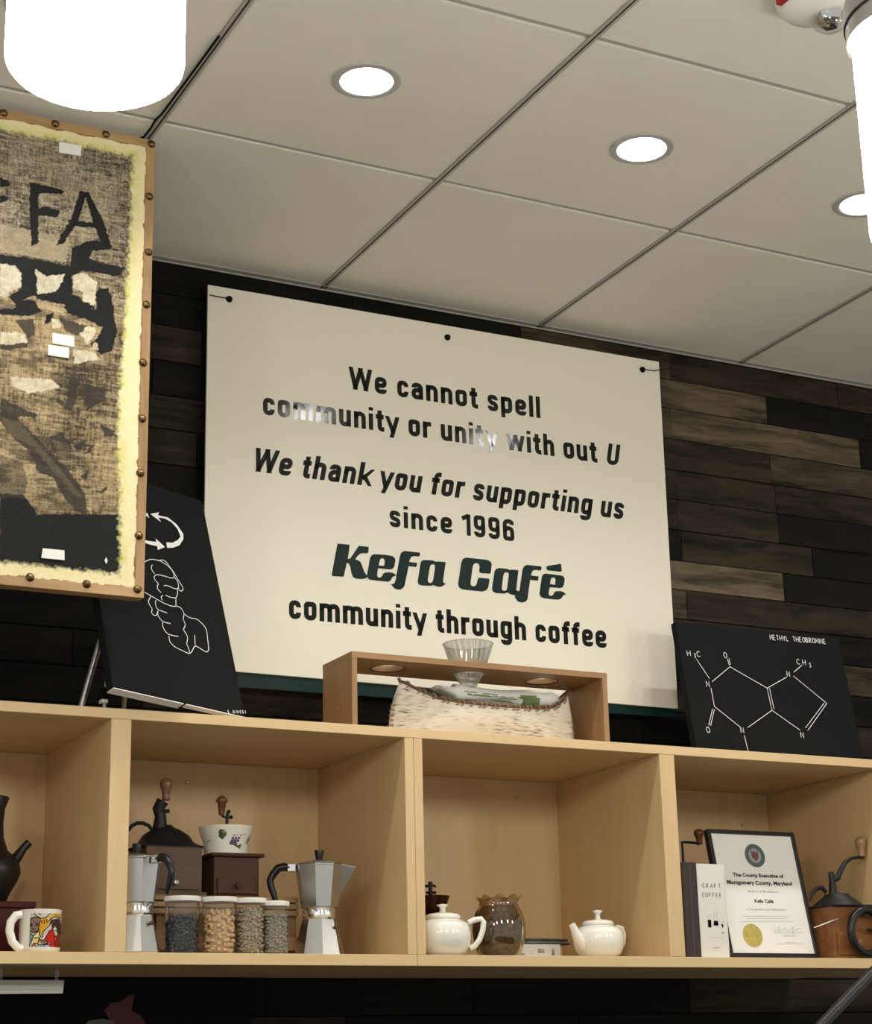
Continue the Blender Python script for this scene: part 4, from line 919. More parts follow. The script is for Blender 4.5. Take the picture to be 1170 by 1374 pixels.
# small grinder with ceramic bowl
gyc = -.225; D = .10; gf = gyc-D/2
xl, xr = at(287, 1175, gf).x, at(347.5, 1175, gf).x; W = xr-xl; x = (xl+xr)/2; zt = at(317, 1150, gf).z-RT
t = thing('coffee_grinder', 'small coffee grinder with white grape-painted bowl on a red-brown drawer box, on the riser', 'coffee grinder', (x, gyc, RT))
grinder_box(t, W, D, 0, zt, m_rbox, m_rbox, W*.86, .006, .036, .0062, base=.004, bw=.001)
obj('lid_board', MB().box(-W/2-.008, W/2+.010, -D/2-.008, D/2+.008, zt+.0003, zt+.0075), m_rbox, t, bevel=.003)
bcx = at(303, 1120, gyc).x-x; kk = scale_at(x, gyc)
r1, r0 = 37.5*kk, 30*kk; z0 = zt+.0078; z1 = at(303, 1106, gyc-r1*.9).z-RT
pr = [(r0*.96,z0),(r0,z0+.001),(r0*1.02,z0+(z1-z0)*.45),(r1*.93,z1-(z1-z0)*.28),(r1*.985,z1-.003),(r1,z1),(r1*.96,z1+.0005),(r1*.9,z1-.006),(r0*.9,z0+.004)]
obj('ceramic_bowl', MB().lathe(pr, 48, (bcx,0,0)), m_porc, t, smooth=50)
def bw(u, v):      # point on the bowl front
    zz = at(u, v, gyc-r0).z-RT; rr_ = r0+(r1-r0)*max(0, (zz-z0-(z1-z0)*.45)/((z1-z0)*.55))*.75+.0008; dx = at(u, v, gyc-rr_*.8).x-x-bcx
    dx = max(-rr_*.97, min(rr_*.97, dx)); return Vector((bcx+dx, -math.sqrt(rr_**2-dx**2), zz))
m_grape = M('grape purple glaze', (.14,.065,.17), .3, var=.4, vscale=200); m_leaf = M('leaf green glaze', (.12,.17,.08), .3, var=.4, vscale=150); m_leafs = M('dark vine glaze', (.05,.06,.04), .4)
gm = MB()
for a, b in ((745,470),(765,465),(785,470),(745,490),(765,488),(787,490),(805,485),(738,510),(757,510),(778,508),(735,530),(752,530),(770,528),(740,548),(756,550),(820,480),(770,455),(805,462),(726,545)):
    p = bw(160+a/4.909, 1020+b/4.909); gm.ball(tuple(p), .0036, 8, (1,.5,1))
o_ = obj('grape_painting', gm, m_grape, t, smooth='all'); o_['kind'] = 'stuff'
gm = MB()
for pl in ([(630,465),(655,440),(690,450),(712,475),(700,500),(675,520),(650,505),(645,480)], [(835,550),(850,510),(865,470),(880,490),(872,530)], [(735,555),(770,560),(800,550),(785,585)]):
    pts = [bw(160+a/4.909, 1020+b/4.909) for a, b in pl]; c = sum(pts, Vector())/len(pts); c.y = min(p.y for p in pts)-.0005
    gm.add([c-Vector((0,.0004,0))]+[p-Vector((0,.0006,0)) for p in pts], [(0, i+1, (i+1) % len(pts)+1) for i in range(len(pts))])
obj('leaf_painting', gm, m_leaf, t, recalc=False)
gm = MB(); gm.tube([bw(160+a/4.909, 1020+b/4.909) for a, b in ((585,462),(600,470),(592,488),(612,500),(622,518),(605,528))], .0009, 6); gm.tube([bw(160+a/4.909, 1020+b/4.909) for a, b in ((612,462),(622,475),(612,482))], .0009, 6)
obj('vine_painting', gm, m_leafs, t, smooth=True)
kx = at(297.5, 1080, gyc).x-x; kz0 = at(299,1094,gyc).z-RT; kz1 = at(297,1067,gyc).z-RT; cx2 = at(305,1098,gyc).x-x
obj('crank', MB().tube([(cx2-.002,0,z1-.02),(cx2,0,kz0+.002),(cx2+.002,0,kz0+.008)], .0035, 8).tube([(cx2-.012,0,kz0-.001),(cx2-.004,0,kz0-.004),(cx2+.010,0,kz0-.004)], .0022, 8).ball((cx2+.008,0,kz0-.003), .004).ball((cx2+.003,0,kz0+.008), .0038), m_iron, t, smooth=True)
obj('crank_knob', MB().lathe([(.0055,0),(.006,.003),(.0085,.6*(kz1-kz0)),(.0125,.68*(kz1-kz0)),(.011,.82*(kz1-kz0)),(.005,.95*(kz1-kz0)),(.0005,kz1-kz0)], 24, (kx,0,kz0)), m_knobr, t, smooth='all')

# ================================================================ CELL 1
m_red = M('dark red lacquer', (.060,.006,.005), .4, var=.15, spec=.2)
jy = -.225
bx_ = at(46, 1240, jy-.06).x; zt = at(46, 1210, jy-.06).z
t = thing('red_box', 'dark red lacquered box under the black clay pot', 'box', (bx_-.09, jy, ZF)); hb = zt-ZF
obj('body', MB().box(-.09, .09, -.06, .06, 0, hb-.012), m_red, t, bevel=.0015); obj('lid', MB().box(-.092, .092, -.062, .062, hb-.0115, hb), m_red, t, bevel=.0015)
m_clay = M('black burnished clay', (.010,.009,.009), .4, var=.4, vscale=25, bump=.25, bscale=50)
jx = at(-13, 1170, jy).x; k_ = scale_at(jx, jy); jb = zt+.0006
def jz_(v): return at(5, v, jy).z-jb
t = thing('clay_coffee_pot', 'black round clay coffee pot with tall neck and side spout, on the red box', 'coffee pot', (jx, jy, jb))
obj('pot_body', MB().lathe([(.020,0),(22*k_,.001),(27*k_,jz_(1200)),(37*k_,jz_(1182)),(40.5*k_,jz_(1172)),(39*k_,jz_(1162)),(32*k_,jz_(1150)),(22*k_,jz_(1142)),(16*k_,jz_(1125)),(14.5*k_,jz_(1105)),(16*k_,jz_(1085)),(21*k_,jz_(1072)),(20*k_,jz_(1070)),(12*k_,jz_(1078))], 40), m_clay, t, smooth=60)
sp = [at(u, v, jy) for u, v in ((14,1160),(24,1148),(31,1138),(38,1131))]
obj('spout', MB().tube([(p.x-jx, -.005, p.z-jb) for p in sp], [.0125,.0095,.0075,.0078], 14), m_clay, t, smooth=True)
obj('handle', MB().tube([(-.03*0-16*k_, 0, jz_(1100)), (-.055,0,jz_(1105)), (-.072,0,jz_(1130)), (-.06,0,jz_(1158))], .007, 10), m_clay, t, smooth=True)

# mug with print
mgy = -.385; x = at(53.5, 1250, mgy).x; k_ = scale_at(x, mgy); r = 28.5*k_; zt = at(53, 1221, mgy-r*.3).z-ZF
t = thing('printed_mug', 'white mug with colourful outlined figures print, in the left cell', 'mug', (x, mgy, ZF))
obj('mug_body', MB().lathe([(r*.86,0),(r*.93,.003),(r*.97,.008),(r*.97,zt-.006),(r*1.0,zt-.001),(r*.98,zt),(r*.93,zt-.003),(r*.90,.006)], 56), m_porc, t, smooth=50)
hp = [(27,1228),(19,1229),(12,1238),(10.5,1250),(14,1264),(22,1273),(28,1273)]
obj('handle', MB().tube([(at(u,v,mgy).x-x, -.012, at(u,v,mgy).z-ZF) for u, v in hp], [.006]*7, 12, flat=1.3), m_porc, t, smooth=True)
rp = r*.975; NA, NZ_ = 130, 90; th0, th1 = math.radians(-134), math.radians(20); zp0, zp1 = .009, zt-.0075
cxm, cym = x, mgy
def mugpt(a, b):   # crop pixel -> (theta, z)
    u, v = a/11.7, 1195+b/11.7; d = ray(u, v); o = CAM-Vector((cxm, cym, 0)); A_ = d.x**2+d.y**2; B_ = 2*(o.x*d.x+o.y*d.y); C_ = o.x**2+o.y**2-rp**2; disc = max(0, B_*B_-4*A_*C_); k = (-B_-math.sqrt(disc))/(2*A_)
    p = o+d*k; return (math.atan2(p.y, p.x)*rp, p.z-ZF)
TA, TZ = np.meshgrid(np.linspace(th0, th1, NA)*rp, np.linspace(zp0, zp1, NZ_))
mc = np.ones(TA.shape+(3,))*lin((205,190,180))
def mp_(pl, c): mc[inpoly(TA, TZ, [mugpt(a, b) for a, b in pl])] = lin(c)
def ml_(pl, wd=.0007, c=(18,16,16)):
    pts = [mugpt(a, b) for a, b in pl]; D_ = np.full(TA.shape, 9.0)
    for (ax, ay), (bx, by) in zip(pts[:-1], pts[1:]):
        dx, dy = bx-ax, by-ay; q = np.clip(((TA-ax)*dx+(TZ-ay)*dy)/(dx*dx+dy*dy+1e-12), 0, 1); D_ = np.minimum(D_, np.hypot(TA-ax-q*dx, TZ-ay-q*dy))
    mc[D_ < wd] = lin(c)
xr0 = mugpt(445, 600)[0]
mp_([(450,470),(520,430),(600,420),(625,500),(610,590),(560,650),(500,650),(455,600)], (125,100,85)); mp_([(625,440),(740,430),(800,500),(700,600),(660,700),(620,720),(605,600)], (205,150,35)); mp_([(440,660),(540,700),(500,800),(430,950)], (110,145,140)); mp_([(520,700),(610,650),(615,730),(530,740)], (215,210,150))
mp_([(530,750),(610,740),(600,830),(530,830)], (225,195,90)); mp_([(450,950),(530,830),(600,950)], (215,150,60)); mp_([(560,850),(690,830),(690,930),(600,930)], (110,160,160)); mp_([(620,770),(700,770),(760,830),(690,850),(620,810)], (130,95,80)); mp_([(690,870),(780,840),(780,950),(700,950)], (150,160,190))
mp_([(700,760),(760,640),(830,600),(860,700),(870,950),(790,950),(780,830)], (175,25,20)); mp_([(870,700),(950,700),(960,950),(870,950)], (120,45,25)); mp_([(740,430),(850,340),(930,340),(960,420),(870,410),(790,440)], (190,150,50)); mp_([(790,460),(930,430),(960,560),(880,560),(820,600),(780,520)], (60,45,35)); mp_([(670,720),(700,620),(790,530),(820,520),(760,640)], (190,175,180)); mp_([(880,560),(960,560),(960,700),(900,700)], (70,55,40))
for pl in ([(445,290),(960,295)], [(447,290),(440,460),(425,960)], [(510,325),(560,390),(640,435),(720,425),(800,350),(930,330)], [(570,325),(640,380)], [(450,460),(530,420),(600,415),(630,450)], [(450,610),(500,660),(560,655),(600,620),(625,500),(630,450)], [(440,660),(530,705),(600,640)], [(530,705),(430,950)], [(610,600),(620,700),(640,730)], [(660,740),(680,640),(790,530),(830,500)],
           [(540,750),(610,730),(620,760)], [(530,830),(600,830),(610,750)], [(530,830),(450,950)], [(600,850),(700,850),(780,840),(780,950)], [(540,840),(600,950)], [(690,860),(700,950)], [(620,770),(720,780),(760,820),(690,850)], [(700,760),(770,640),(820,600)], [(830,600),(860,700),(870,950)], [(790,450),(870,410),(950,430)], [(760,480),(800,440)], [(650,470),(660,510)], [(690,460),(700,520)], [(730,450),(740,500)], [(960,295),(958,950)], [(480,520),(500,530),(490,560)], [(560,500),(580,520),(570,550)], [(510,600),(540,605)], [(880,570),(930,600),(900,650),(870,620)]): ml_(pl, .0009)
ml_([(470,540),(490,535),(495,555),(475,560),(470,540)], .0006); ml_([(570,530),(595,520),(600,540),(575,550),(570,530)], .0006)
left = mugpt(440, 600)[0]; mc[TA < left-.0005] = lin((232,226,212))
mb = MB(); mb.v = [(rp*math.cos(a/rp), rp*math.sin(a/rp), z) for a, z in zip(TA.ravel(), TZ.ravel())]; mb.f = [(j*NA+i, j*NA+i+1, (j+1)*NA+i+1, (j+1)*NA+i) for j in range(NZ_-1) for i in range(NA-1)]
o_ = obj('print', mb, vcol('mug print', .25), t, smooth='all', recalc=False)
ca = o_.data.color_attributes.new('paint', 'FLOAT_COLOR', 'POINT'); ca.data.foreach_set('color', np.concatenate([mc.reshape(-1, 3), np.ones((NA*NZ_, 1))], 1).astype(np.float32).ravel())

# ================================================================ CELL 3
def teapot(uc, y, rp_px, vsh, vlid, vk0, vk1, hdir, sdir, label, lidr=.55, angular=True):
    x = at(uc, 1255, y).x; k = scale_at(x, y); r = rp_px*k
    def z(v): return at(uc, v, y).z-ZF
    t = thing('teapot', label, 'teapot', (x, y, ZF), 0, 'white porcelain teapots')
    zs = z(vsh); lr = r*lidr
    pr = [(r*.60,0),(r*.64,.001),(r*.82,zs*.12),(r*.93,zs*.28),(r*.99,zs*.45),(r,zs*.60),(r*.97,zs*.76),(r*.89,zs*.89),(r*.77,zs*.97),(lr*1.05,zs),(lr*1.02,zs+.001)]
    obj('pot_body', MB().lathe(pr, 56), m_porc, t, smooth='all')
    zl = z(vlid)
    ld = obj('lid', MB().lathe([(lr*1.0,zs+.0012),(lr*1.04,zs+.003),(lr*1.02,zl-.003),(lr*.9,zl),(lr*.5,zl+.003),(lr*.2,zl+.0035)], 40), m_porc, t, smooth=60)
    k0, k1 = z(vk0), z(vk1)
    obj('lid_knob', MB().lathe([(lr*.25,zl+.0036),(lr*.16,k0),(lr*.18,(k0+k1)/2),(lr*.33,k1-.004),(lr*.33,k1-.002),(lr*.1,k1)], 20), m_porc, ld, smooth='all')
    c, s = math.cos(hdir), math.sin(hdir)
    if angular: hp = [(.90,.92),(1.12,1.0),(1.36,1.02),(1.44,.93),(1.40,.70),(1.28,.45),(1.12,.28),(.93,.22)]
    else: hp = [(.90,.88),(1.1,1.0),(1.32,.98),(1.42,.75),(1.35,.5),(1.15,.32),(.93,.25)]
    obj('handle', MB().tube([(r*a*c, r*a*s, zs*b) for a, b in hp], .0058, 12, flat=1.0), m_porc, t, smooth=True)
    c, s = math.cos(sdir), math.sin(sdir)
    obj('spout', MB().tube([(r*a*c, r*a*s, zs*b) for a, b in ((.80,.42),(1.08,.60),(1.22,.80),(1.34,1.0),(1.36,1.02))], [.0145,.0115,.009,.0072,.0070], 16).tube([(r*a*c, r*a*s, zs*b) for a, b in ((1.33,1.0),(1.365,1.028))], [.0045,.0045], 12), m_porc, t, smooth=True)
    return t
teapot(594.5, -.385, 38, 1235, 1227, 1222, 1213, -.45, PI-.45, 'left white porcelain teapot with angular handle, beside the smoky vase', .62)
teapot(803, -.355, 34.5, 1243, 1236, 1231, 1221, .25, PI+.20, 'right white porcelain teapot with spout to the left, beside the stacked books', .60, False)

# vase
vy = -.345; x = at(669.5, 1250, vy).x; k_ = scale_at(x, vy)
def vz(v): return at(669, v, vy).z-ZF
t = thing('ruffled_vase', 'smoky brown glass vase with ruffled rim, between the teapot and the books', 'vase', (x, vy, ZF))
H_v = vz(1204)
pr = [(.026,0),(27*k_,.002),(31*k_,vz(1274)),(34.5*k_,vz(1262)),(36*k_,vz(1250)),(35.5*k_,vz(1238)),(32.5*k_,vz(1226)),(27.5*k_,vz(1217)),(25.5*k_,vz(1212)),(28*k_,vz(1207)),(30*k_,H_v)]
vb = MB().lathe(pr, 96, caps=False)
def ruf(v):
    th_ = math.atan2(v[1], v[0]); q = max(0, (v[2]-vz(1214))/(H_v-vz(1214))); m_ = 1+.05*q*math.sin(9*th_)
    return (v[0]*m_, v[1]*m_, v[2]+.0035*q*math.sin(9*th_+.8))
vb.v = [ruf(v) for v in vb.v]
obj('glass', vb, m_smoke, t, smooth='all')
m_mott = M('dark dried flowers', (.22,.145,.08), .45, col2=(.010,.007,.005), vscale=130, coat=.3)
fm = MB().lathe([(r_q*.93, z_q+.001) for r_q, z_q in pr[:8]] + [(.001, vz(1215))], 64); fm.v = [(a*(1+.03*math.sin(17*math.atan2(b, a)+200*c)), b*(1+.03*math.sin(13*math.atan2(b, a)-150*c)), c) for a, b, c in fm.v]
o_ = obj('filling', fm, m_mott, t, smooth='all'); o_['kind'] = 'stuff'

# books lying flat
by = -.287
m_bw = M('white book cover', (.70,.68,.64), .5, var=.05); m_pages = M('book pages', (.62,.58,.50), .8, var=.1, vscale=300, stretch=(1,1,30))
def flat_book(name, u0, u1, v0, v1, y, dep, mat, label, group, rz=0, base=None, pg=m_pages):
    xl, xr = at(u0, (v0+v1)/2, y).x, at(u1, (v0+v1)/2, y).x; z1 = at((u0+u1)/2, v0, y).z; z0 = base
    t = thing(name, label, 'book', (xl, y, z0), rz, group); W = xr-xl; Hh_ = z1-z0; c = min(.0018, Hh_*.25)
    obj('cover', MB().box(0, W, 0, dep, 0, c).box(0, W, 0, dep, Hh_-c, Hh_).box(0, W, 0, c, c, Hh_-c), mat, t)
    obj('pages', MB().box(.0005, W-.002, c+.0002, dep-.003, c+.0002, Hh_-c-.0002), pg, t)
    return t, W, Hh_, z1
bk_, W, Hb, ztop = flat_book('paperback_book', 690, 752, 1267, 1281, by, .12, m_bw, 'white book lying flat with its printed spine outwards, bottom of the small stack', 'books stacked flat in the third cell', 0, ZF)
f_sp = lambda a, b: (a, -.0006, b)
font_text('COFFEE', .0085, f_sp, W*.13, Hb*.25, bk_, m_black, sx=.7, align='CENTER'); font_text('MILK &\nKERNEL', .0048, f_sp, W*.58, Hb*.62, bk_, m_black, bold=.0001)
mb = MB(); mb.lathe([(.0028,0),(.0034,0)], 16, (W*.36, -.0006, Hb*.5), caps=False, ax='y'); 
for dx_ in (.83,): mb.flat([[(W*.80,Hb*.3),(W*.87,Hb*.3),(W*.86,Hb*.7),(W*.82,Hb*.75)]], f_sp)
obj('spine_emblem', mb, m_steel, bk_, recalc=False)
mats = [M('magazine dark', (.035,.032,.03), .35), M('magazine grey', (.22,.21,.19), .35), M('magazine black', (.018,.017,.018), .35), M('magazine slate', (.10,.10,.10), .35)]
zz = ztop+.0005
for k_, (u0, u1, lb) in enumerate(((700,767,'lowest of the dark magazines, directly on the white book'),(706,766,'second dark magazine up on the white book'),(704,765,'third dark magazine up on the white book'),(710,764,'grey-edged magazine on top of the small book stack'))):
    y_ = by+.012+.006*k_; xl, xr = at(u0, 1262, y_).x, at(u1, 1262, y_).x; hh_ = .0032
    tm = thing('magazine', lb, 'magazine', (xl, y_, zz), [.06,.02,.09,.05][k_], 'magazines on the white book')
    obj('cover', MB().box(0, xr-xl, 0, .10, 0, .0006).box(0, xr-xl, 0, .10, hh_-.0006, hh_).box(0, xr-xl, 0, .0006, .0006, hh_-.0006), mats[k_], tm)
    obj('pages', MB().box(.001, xr-xl-.0005, .0008, .099, .0007, hh_-.0007), m_pages, tm); zz += hh_+.0004

# copper bowl grinder behind the left teapot
gy3 = -.20; x = at(578, 1215, gy3).x; k_ = scale_at(x, gy3); zb_ = at(578,1226,gy3).z
t = thing('coffee_grinder', 'dark copper-bowled coffee grinder mostly hidden behind the left teapot', 'coffee grinder', (x, gy3, ZF))
m_copper = M('dark copper', (.10,.035,.022), .3, .8, var=.3)
hb = zb_-ZF
grinder_box(t, .085, .085, 0, hb-.012, m_rbox, m_rbox, .07, .012, .04, .005)
def z3(v): return at(578, v, gy3).z-ZF
obj('copper_bowl', MB().lathe([(.012,hb-.0118),(.022,hb-.008),(27*k_*.75,z3(1218)),(25*k_,z3(1206)),(26.5*k_,z3(1203)),(24*k_,z3(1203.5)),(.02,z3(1212))], 40), m_copper, t, smooth=50)
obj('crank', MB().tube([(0,0,z3(1210)),(0,0,z3(1183))], .0045, 10).tube([(-.045,0,z3(1189)),(0,0,z3(1189)),(.008,0,z3(1188)),(.012,0,z3(1190))], .0028, 8).tube([(-.01,0,z3(1198)),(.012,0,z3(1197.5))], .003, 8), m_iron, t, smooth=True)
obj('crank_knob', MB().lathe(knob_prof(.011,.034), 20, (-.047,0,z3(1189))), m_knobr, t, smooth='all')

# ================================================================ CELL 4
# brown book and craft coffee book (standing)
cy4 = YS+.025
m_brown = M('dark brown cloth', (.036,.020,.016), .6, var=.2, vscale=100); m_brownl = M('spine edge brown', (.075,.055,.055), .5)
xl, xm, xr = at(918, 1230, cy4).x, at(938.5, 1230, cy4).x, at(976, 1230, cy4).x; xl = max(xl, 2.2585)
hb = at(928, 1157, cy4).z-ZF
t = thing('brown_book', 'dark brown cloth book standing against the divider in the right cell', 'book', (xl, cy4, ZF)); W = xm-xl-.0008
obj('cover', MB().box(0, .0025, 0, .14, 0, hb).box(W-.0025, W, 0, .14, 0, hb).box(.0025, W-.0025, 0, .003, 0, hb), m_brown, t, bevel=.001)
obj('pages', MB().box(.0028, W-.0028, .0033, .137, .002, hb-.003), m_pages, t)
obj('spine_rib', MB().box(W*.50, W*.56, -.0008, -.0001, .002, hb-.002), m_brownl, t)
mb = MB(); tx_ = 'COFFEE STORIES'; 
for i_, c_ in enumerate('BREWING STORIES'): hand(mb, c_, (W*.16, hb*.90-i_*hb*.042), .0042, .0065, lambda a, b: (a, -.0004, b), .0006)
obj('lettering', mb, M('dull red foil', (.10,.035,.03), .5), t, recalc=False)
hc_ = at(958, 1159.5, cy4).z-ZF
t = thing('white_book', 'white book with craft coffee title and brewer pictures on its spine', 'book', (xm, cy4, ZF)); W = xr-xm
obj('cover', MB().box(0, .0025, 0, .13, 0, hc_).box(W-.0025, W, 0, .13, 0, hc_).box(.0025, W-.0025, 0, .003, 0, hc_), M('white book spine', (.74,.72,.67), .5, var=.03), t, bevel=.001)
obj('pages', MB().box(.0028, W-.0028, .0033, .127, .002, hc_-.003), m_pages, t)
mb = MB(); ff = lambda a, b: (a, -.0006, b)
hand(mb, 'CRAFT', (W*.17, hc_*.745), hc_*.042, W*.115, ff, .0011, adv=1.25); hand(mb, 'COFFEE', (W*.14, hc_*.645), hc_*.042, W*.115, ff, .0011, adv=1.08)
obj('lettering', mb, M('brown print', (.10,.045,.035), .6), t, recalc=False)
mb = MB(); mb.flat([[(W*.28,hc_*.32),(W*.40,hc_*.32),(W*.40,hc_*.40),(W*.28,hc_*.40)]], ff); mb.flat([[(W*.48,hc_*.34),(W*.66,hc_*.34),(W*.64,hc_*.39),(W*.50,hc_*.39)]], ff); mb.flat([[(W*.75,hc_*.36),(W*.84,hc_*.35),(W*.80,hc_*.31)]], ff); mb.flat([[(W*.78,hc_*.255),(W*.82,hc_*.255),(W*.82,hc_*.27),(W*.78,hc_*.27)]], ff)
obj('brewer_pictures', mb, m_blackm, t, recalc=False)
mb = MB(); 
for a_, b_, z_ in ((.3,.4,.42),(.27,.41,.45),(.50,.62,.42),(.50,.62,.47),(.40,.62,.58),(.22,.84,.215),(.74,.85,.37)): ribbon(mb, [(W*a_, hc_*z_), (W*b_, hc_*z_)], .0006, ff)
for a_, z0_, z1_ in ((.50,.39,.49),(.62,.39,.49),(.335,.42,.46),(.75,.36,.40),(.84,.36,.40)): ribbon(mb, [(W*a_, hc_*z0_), (W*a_, hc_*z1_)], .0006, ff)
ribbon(mb, [(W*.40,hc_*.105),(W*.66,hc_*.105)], .0016, ff); ribbon(mb, [(W*.44,hc_*.075),(W*.62,hc_*.075)], .0006, ff)
obj('small_print', mb, m_steel, t, recalc=False)

# framed certificate
mm = board_matrix(2.419, -.378, 1.519, -.001, .205)
t = thing('framed_certificate', 'framed county certificate with gold seal, leaning back in the right cell', 'certificate', None, mtx=mm)
Wc, Hc = .239, .287; bd = .0095
m_frm = M('dark frame', (.012,.009,.012), .3)
for x0, x1, z0, z1 in ((0,Wc,0,bd),(0,Wc,Hc-bd,Hc),(0,bd,bd,Hc-bd),(Wc-bd,Wc,bd,Hc-bd)): obj('frame_rail', MB().box(x0, x1, 0, .016, z0, z1), m_frm, t, bevel=.0015)
obj('paper', MB().box(bd, Wc-bd, .004, .008, bd, Hc-bd), m_paper, t)
h = hitter(mm); fc = lambda a, b: (a, .0034, b)
def ce(a, b): return h(880+a/4.034, 1080+b/4.034)
m_ink = M('black ink', (.02,.018,.018), .7); m_inkg = M('grey ink', (.30,.29,.28), .7)
def cline(txt, a0, a1, b, mat, bold=0, shear=0, sz=1.0):
    p0, p1 = ce(a0, b), ce(a1, b); n = len(txt); size = (p1[0]-p0[0])/n*1.9*sz
    o = font_text(txt, size, fc, (p0[0]+p1[0])/2, p0[1], t, mat, bold=bold, shear=shear); 
    cur = max(v.co.x for v in o.data.vertices)-min(v.co.x for v in o.data.vertices); k = (p1[0]-p0[0])/cur; cx_ = (p0[0]+p1[0])/2
    for v in o.data.vertices: v.co.x = cx_+(v.co.x-cx_)*k
cline('The County Executive of', 422, 695, 384, m_ink, .0004); cline('Montgomery County, Maryland', 392, 740, 424, m_ink, .0004)
cline('Award of Excellence', 500, 668, 470, m_inkg, 0, .4, .9); cline('Kefa Café', 540, 642, 526, m_ink, .0003); cline('in Recognition and Celebration', 492, 705, 566, m_inkg, 0, .4, .9)
mb = MB()
for a0, a1, b_ in ((475,728,600),(498,715,612),(462,755,628),(650,798,689),(700,755,700),(690,765,708),(655,810,750),(705,755,742)): ribbon(mb, [ce(a0,b_), ce(a1,b_)], .0007, fc)
obj('small_print', mb, m_inkg, t, recalc=False)
mb = MB(); ribbon(mb, fillet([Vector(ce(*p)) for p in ((648,686),(668,655),(676,660),(664,684),(690,672),(712,660),(715,682),(735,672),(750,655),(742,690),(760,672),(775,668),(798,668))], .003, k=3), .0007, fc)
obj('signature', mb, m_inkg, t, recalc=False)
c0 = ce(541, 272); re = (ce(594,272)[0]-ce(488,272)[0])/2
def disc(mb, c, r, n=36, f=fc, r0=0): 
    if r0: mb.add([f(c[0]+q*math.cos(2*PI*k/n), c[1]+q*math.sin(2*PI*k/n)) for q in (r0, r) for k in range(n)], [(k, (k+1) % n, n+(k+1) % n, n+k) for k in range(n)])
    else: mb.add([f(c[0]+r*math.cos(2*PI*k/n), c[1]+r*math.sin(2*PI*k/n)) for k in range(n)], [tuple(range(n))])
mb = MB(); disc(mb, c0, re, r0=re*.62); obj('crest_ring', mb, M('grey blue ink', (.10,.14,.15), .6, var=.5, vscale=500), t, recalc=False)
mb = MB(); disc(mb, c0, re*.62, f=lambda a, b: (a, .0033, b)); obj('crest_field', mb, M('pale grey ink', (.30,.32,.30), .6), t, recalc=False)
mb = MB(); mb.flat([[(c0[0]-re*.36,c0[1]+re*.3),(c0[0]+re*.36,c0[1]+re*.3),(c0[0]+re*.34,c0[1]-re*.15),(c0[0],c0[1]-re*.52),(c0[0]-re*.34,c0[1]-re*.15)]], lambda a, b: (a, .0031, b))
for q in (-.3, 0, .3): mb.flat([[(c0[0]+(q-.08)*re,c0[1]+.32*re),(c0[0]+(q+.08)*re,c0[1]+.32*re),(c0[0]+q*re,c0[1]+.55*re)]], lambda a, b: (a, .0031, b))
obj('crest_shield', mb, M('dark red blue ink', (.075,.05,.07), .6, col2=(.22,.05,.05), vscale=350), t, recalc=False)
sc_ = ce(529, 704); rs = (ce(580,704)[0]-ce(478,704)[0])/2
mb = MB(); n_ = 48
mb.add([(sc_[0]+rs*(1+.03*(k % 2))*math.cos(2*PI*k/n_), .0030, sc_[1]+rs*(1+.03*(k % 2))*math.sin(2*PI*k/n_)) for k in range(n_)], [tuple(range(n_))]); obj('gold_seal', mb, M('gold foil', (.62,.50,.14), .38, .6, var=.25, vscale=90, bump=.4, bscale=250), t, recalc=False)

# grinder with red knob behind the books
gy4 = -.22; x = at(917, 1160, gy4).x; x = max(x, 2.318)
t = thing('coffee_grinder', 'coffee grinder with red-brown crank knob hidden behind the brown book', 'coffee grinder', (x, gy4, ZF))
def z4(v): return at(935, v, gy4).z-ZF
grinder_box(t, .10, .10, 0, .085, m_rbox, m_rbox, .08, .012, .04, .005)
obj('iron_dome', MB().lathe([(.052,.0853),(.05,.09),(.03,.11),(.012,.12),(.008,.13)], 32), m_iron, t, smooth=50)
kx = at(938, 1125, gy4).x-x
obj('crank', MB().tube([(0,0,.125),(0,0,z4(1130)),(.006,0,z4(1130.5)),(kx*.7,0,z4(1131)),(kx,0,z4(1132.5))], .0028, 8), m_iron, t, smooth=True)
obj('crank_knob', MB().lathe(knob_prof(.0115, z4(1112)-z4(1132.5)), 20, (kx,0,z4(1132.5))), m_knobr, t, smooth='all')

# right grinder
gy5 = -.368; D = .095; gf = gy5-D/2
xl = at(1115, 1250, gf).x; xr = xl+.120; W = xr-xl; x = (xl+xr)/2+.007; zt = at(1130, 1216, gf).z-ZF
t = thing('coffee_grinder', 'orange-brown wooden coffee grinder with black iron top and pale crank knob, right of the certificate', 'coffee grinder', (x, gy5, ZF))
dz0, dz1 = .009, at(1140, 1249.5, gf).z-ZF
grinder_box(t, W, D, 0, zt, m_obox, m_obox, W*.88, dz0, dz1, .0085, base=.006, bw=.002)
obj('iron_top', MB().box(-W/2-.005, W/2+.008, -D/2-.010, D/2+.012, zt+.0003, zt+.004), m_iron, t, bevel=.003)
z5 = lambda v: at(1115, v, gy5).z-ZF
cxx = at(1117, 1190, gy5).x-x
obj('iron_dome', MB().lathe([(.056,zt+.0043),(.052,zt+.010),(.030,z5(1203)),(.028,z5(1200)),(.010,z5(1198))], 36, (cxx+.010,0,0)), m_iron, t, smooth=40)
obj('crank_post', MB().tube([(cxx,0,z5(1199)),(cxx,0,z5(1182)),(cxx-.004,0,z5(1170))], [.0095,.007,.004], 10).tube([(cxx,0,z5(1182)),(cxx+.005,0,z5(1170))], [.006,.003], 10), m_iron, t, smooth=True)
cpts = [(1118,1181),(1124,1178),(1128,1168),(1134,1157),(1142,1152),(1150,1150.5),(1158,1150)]
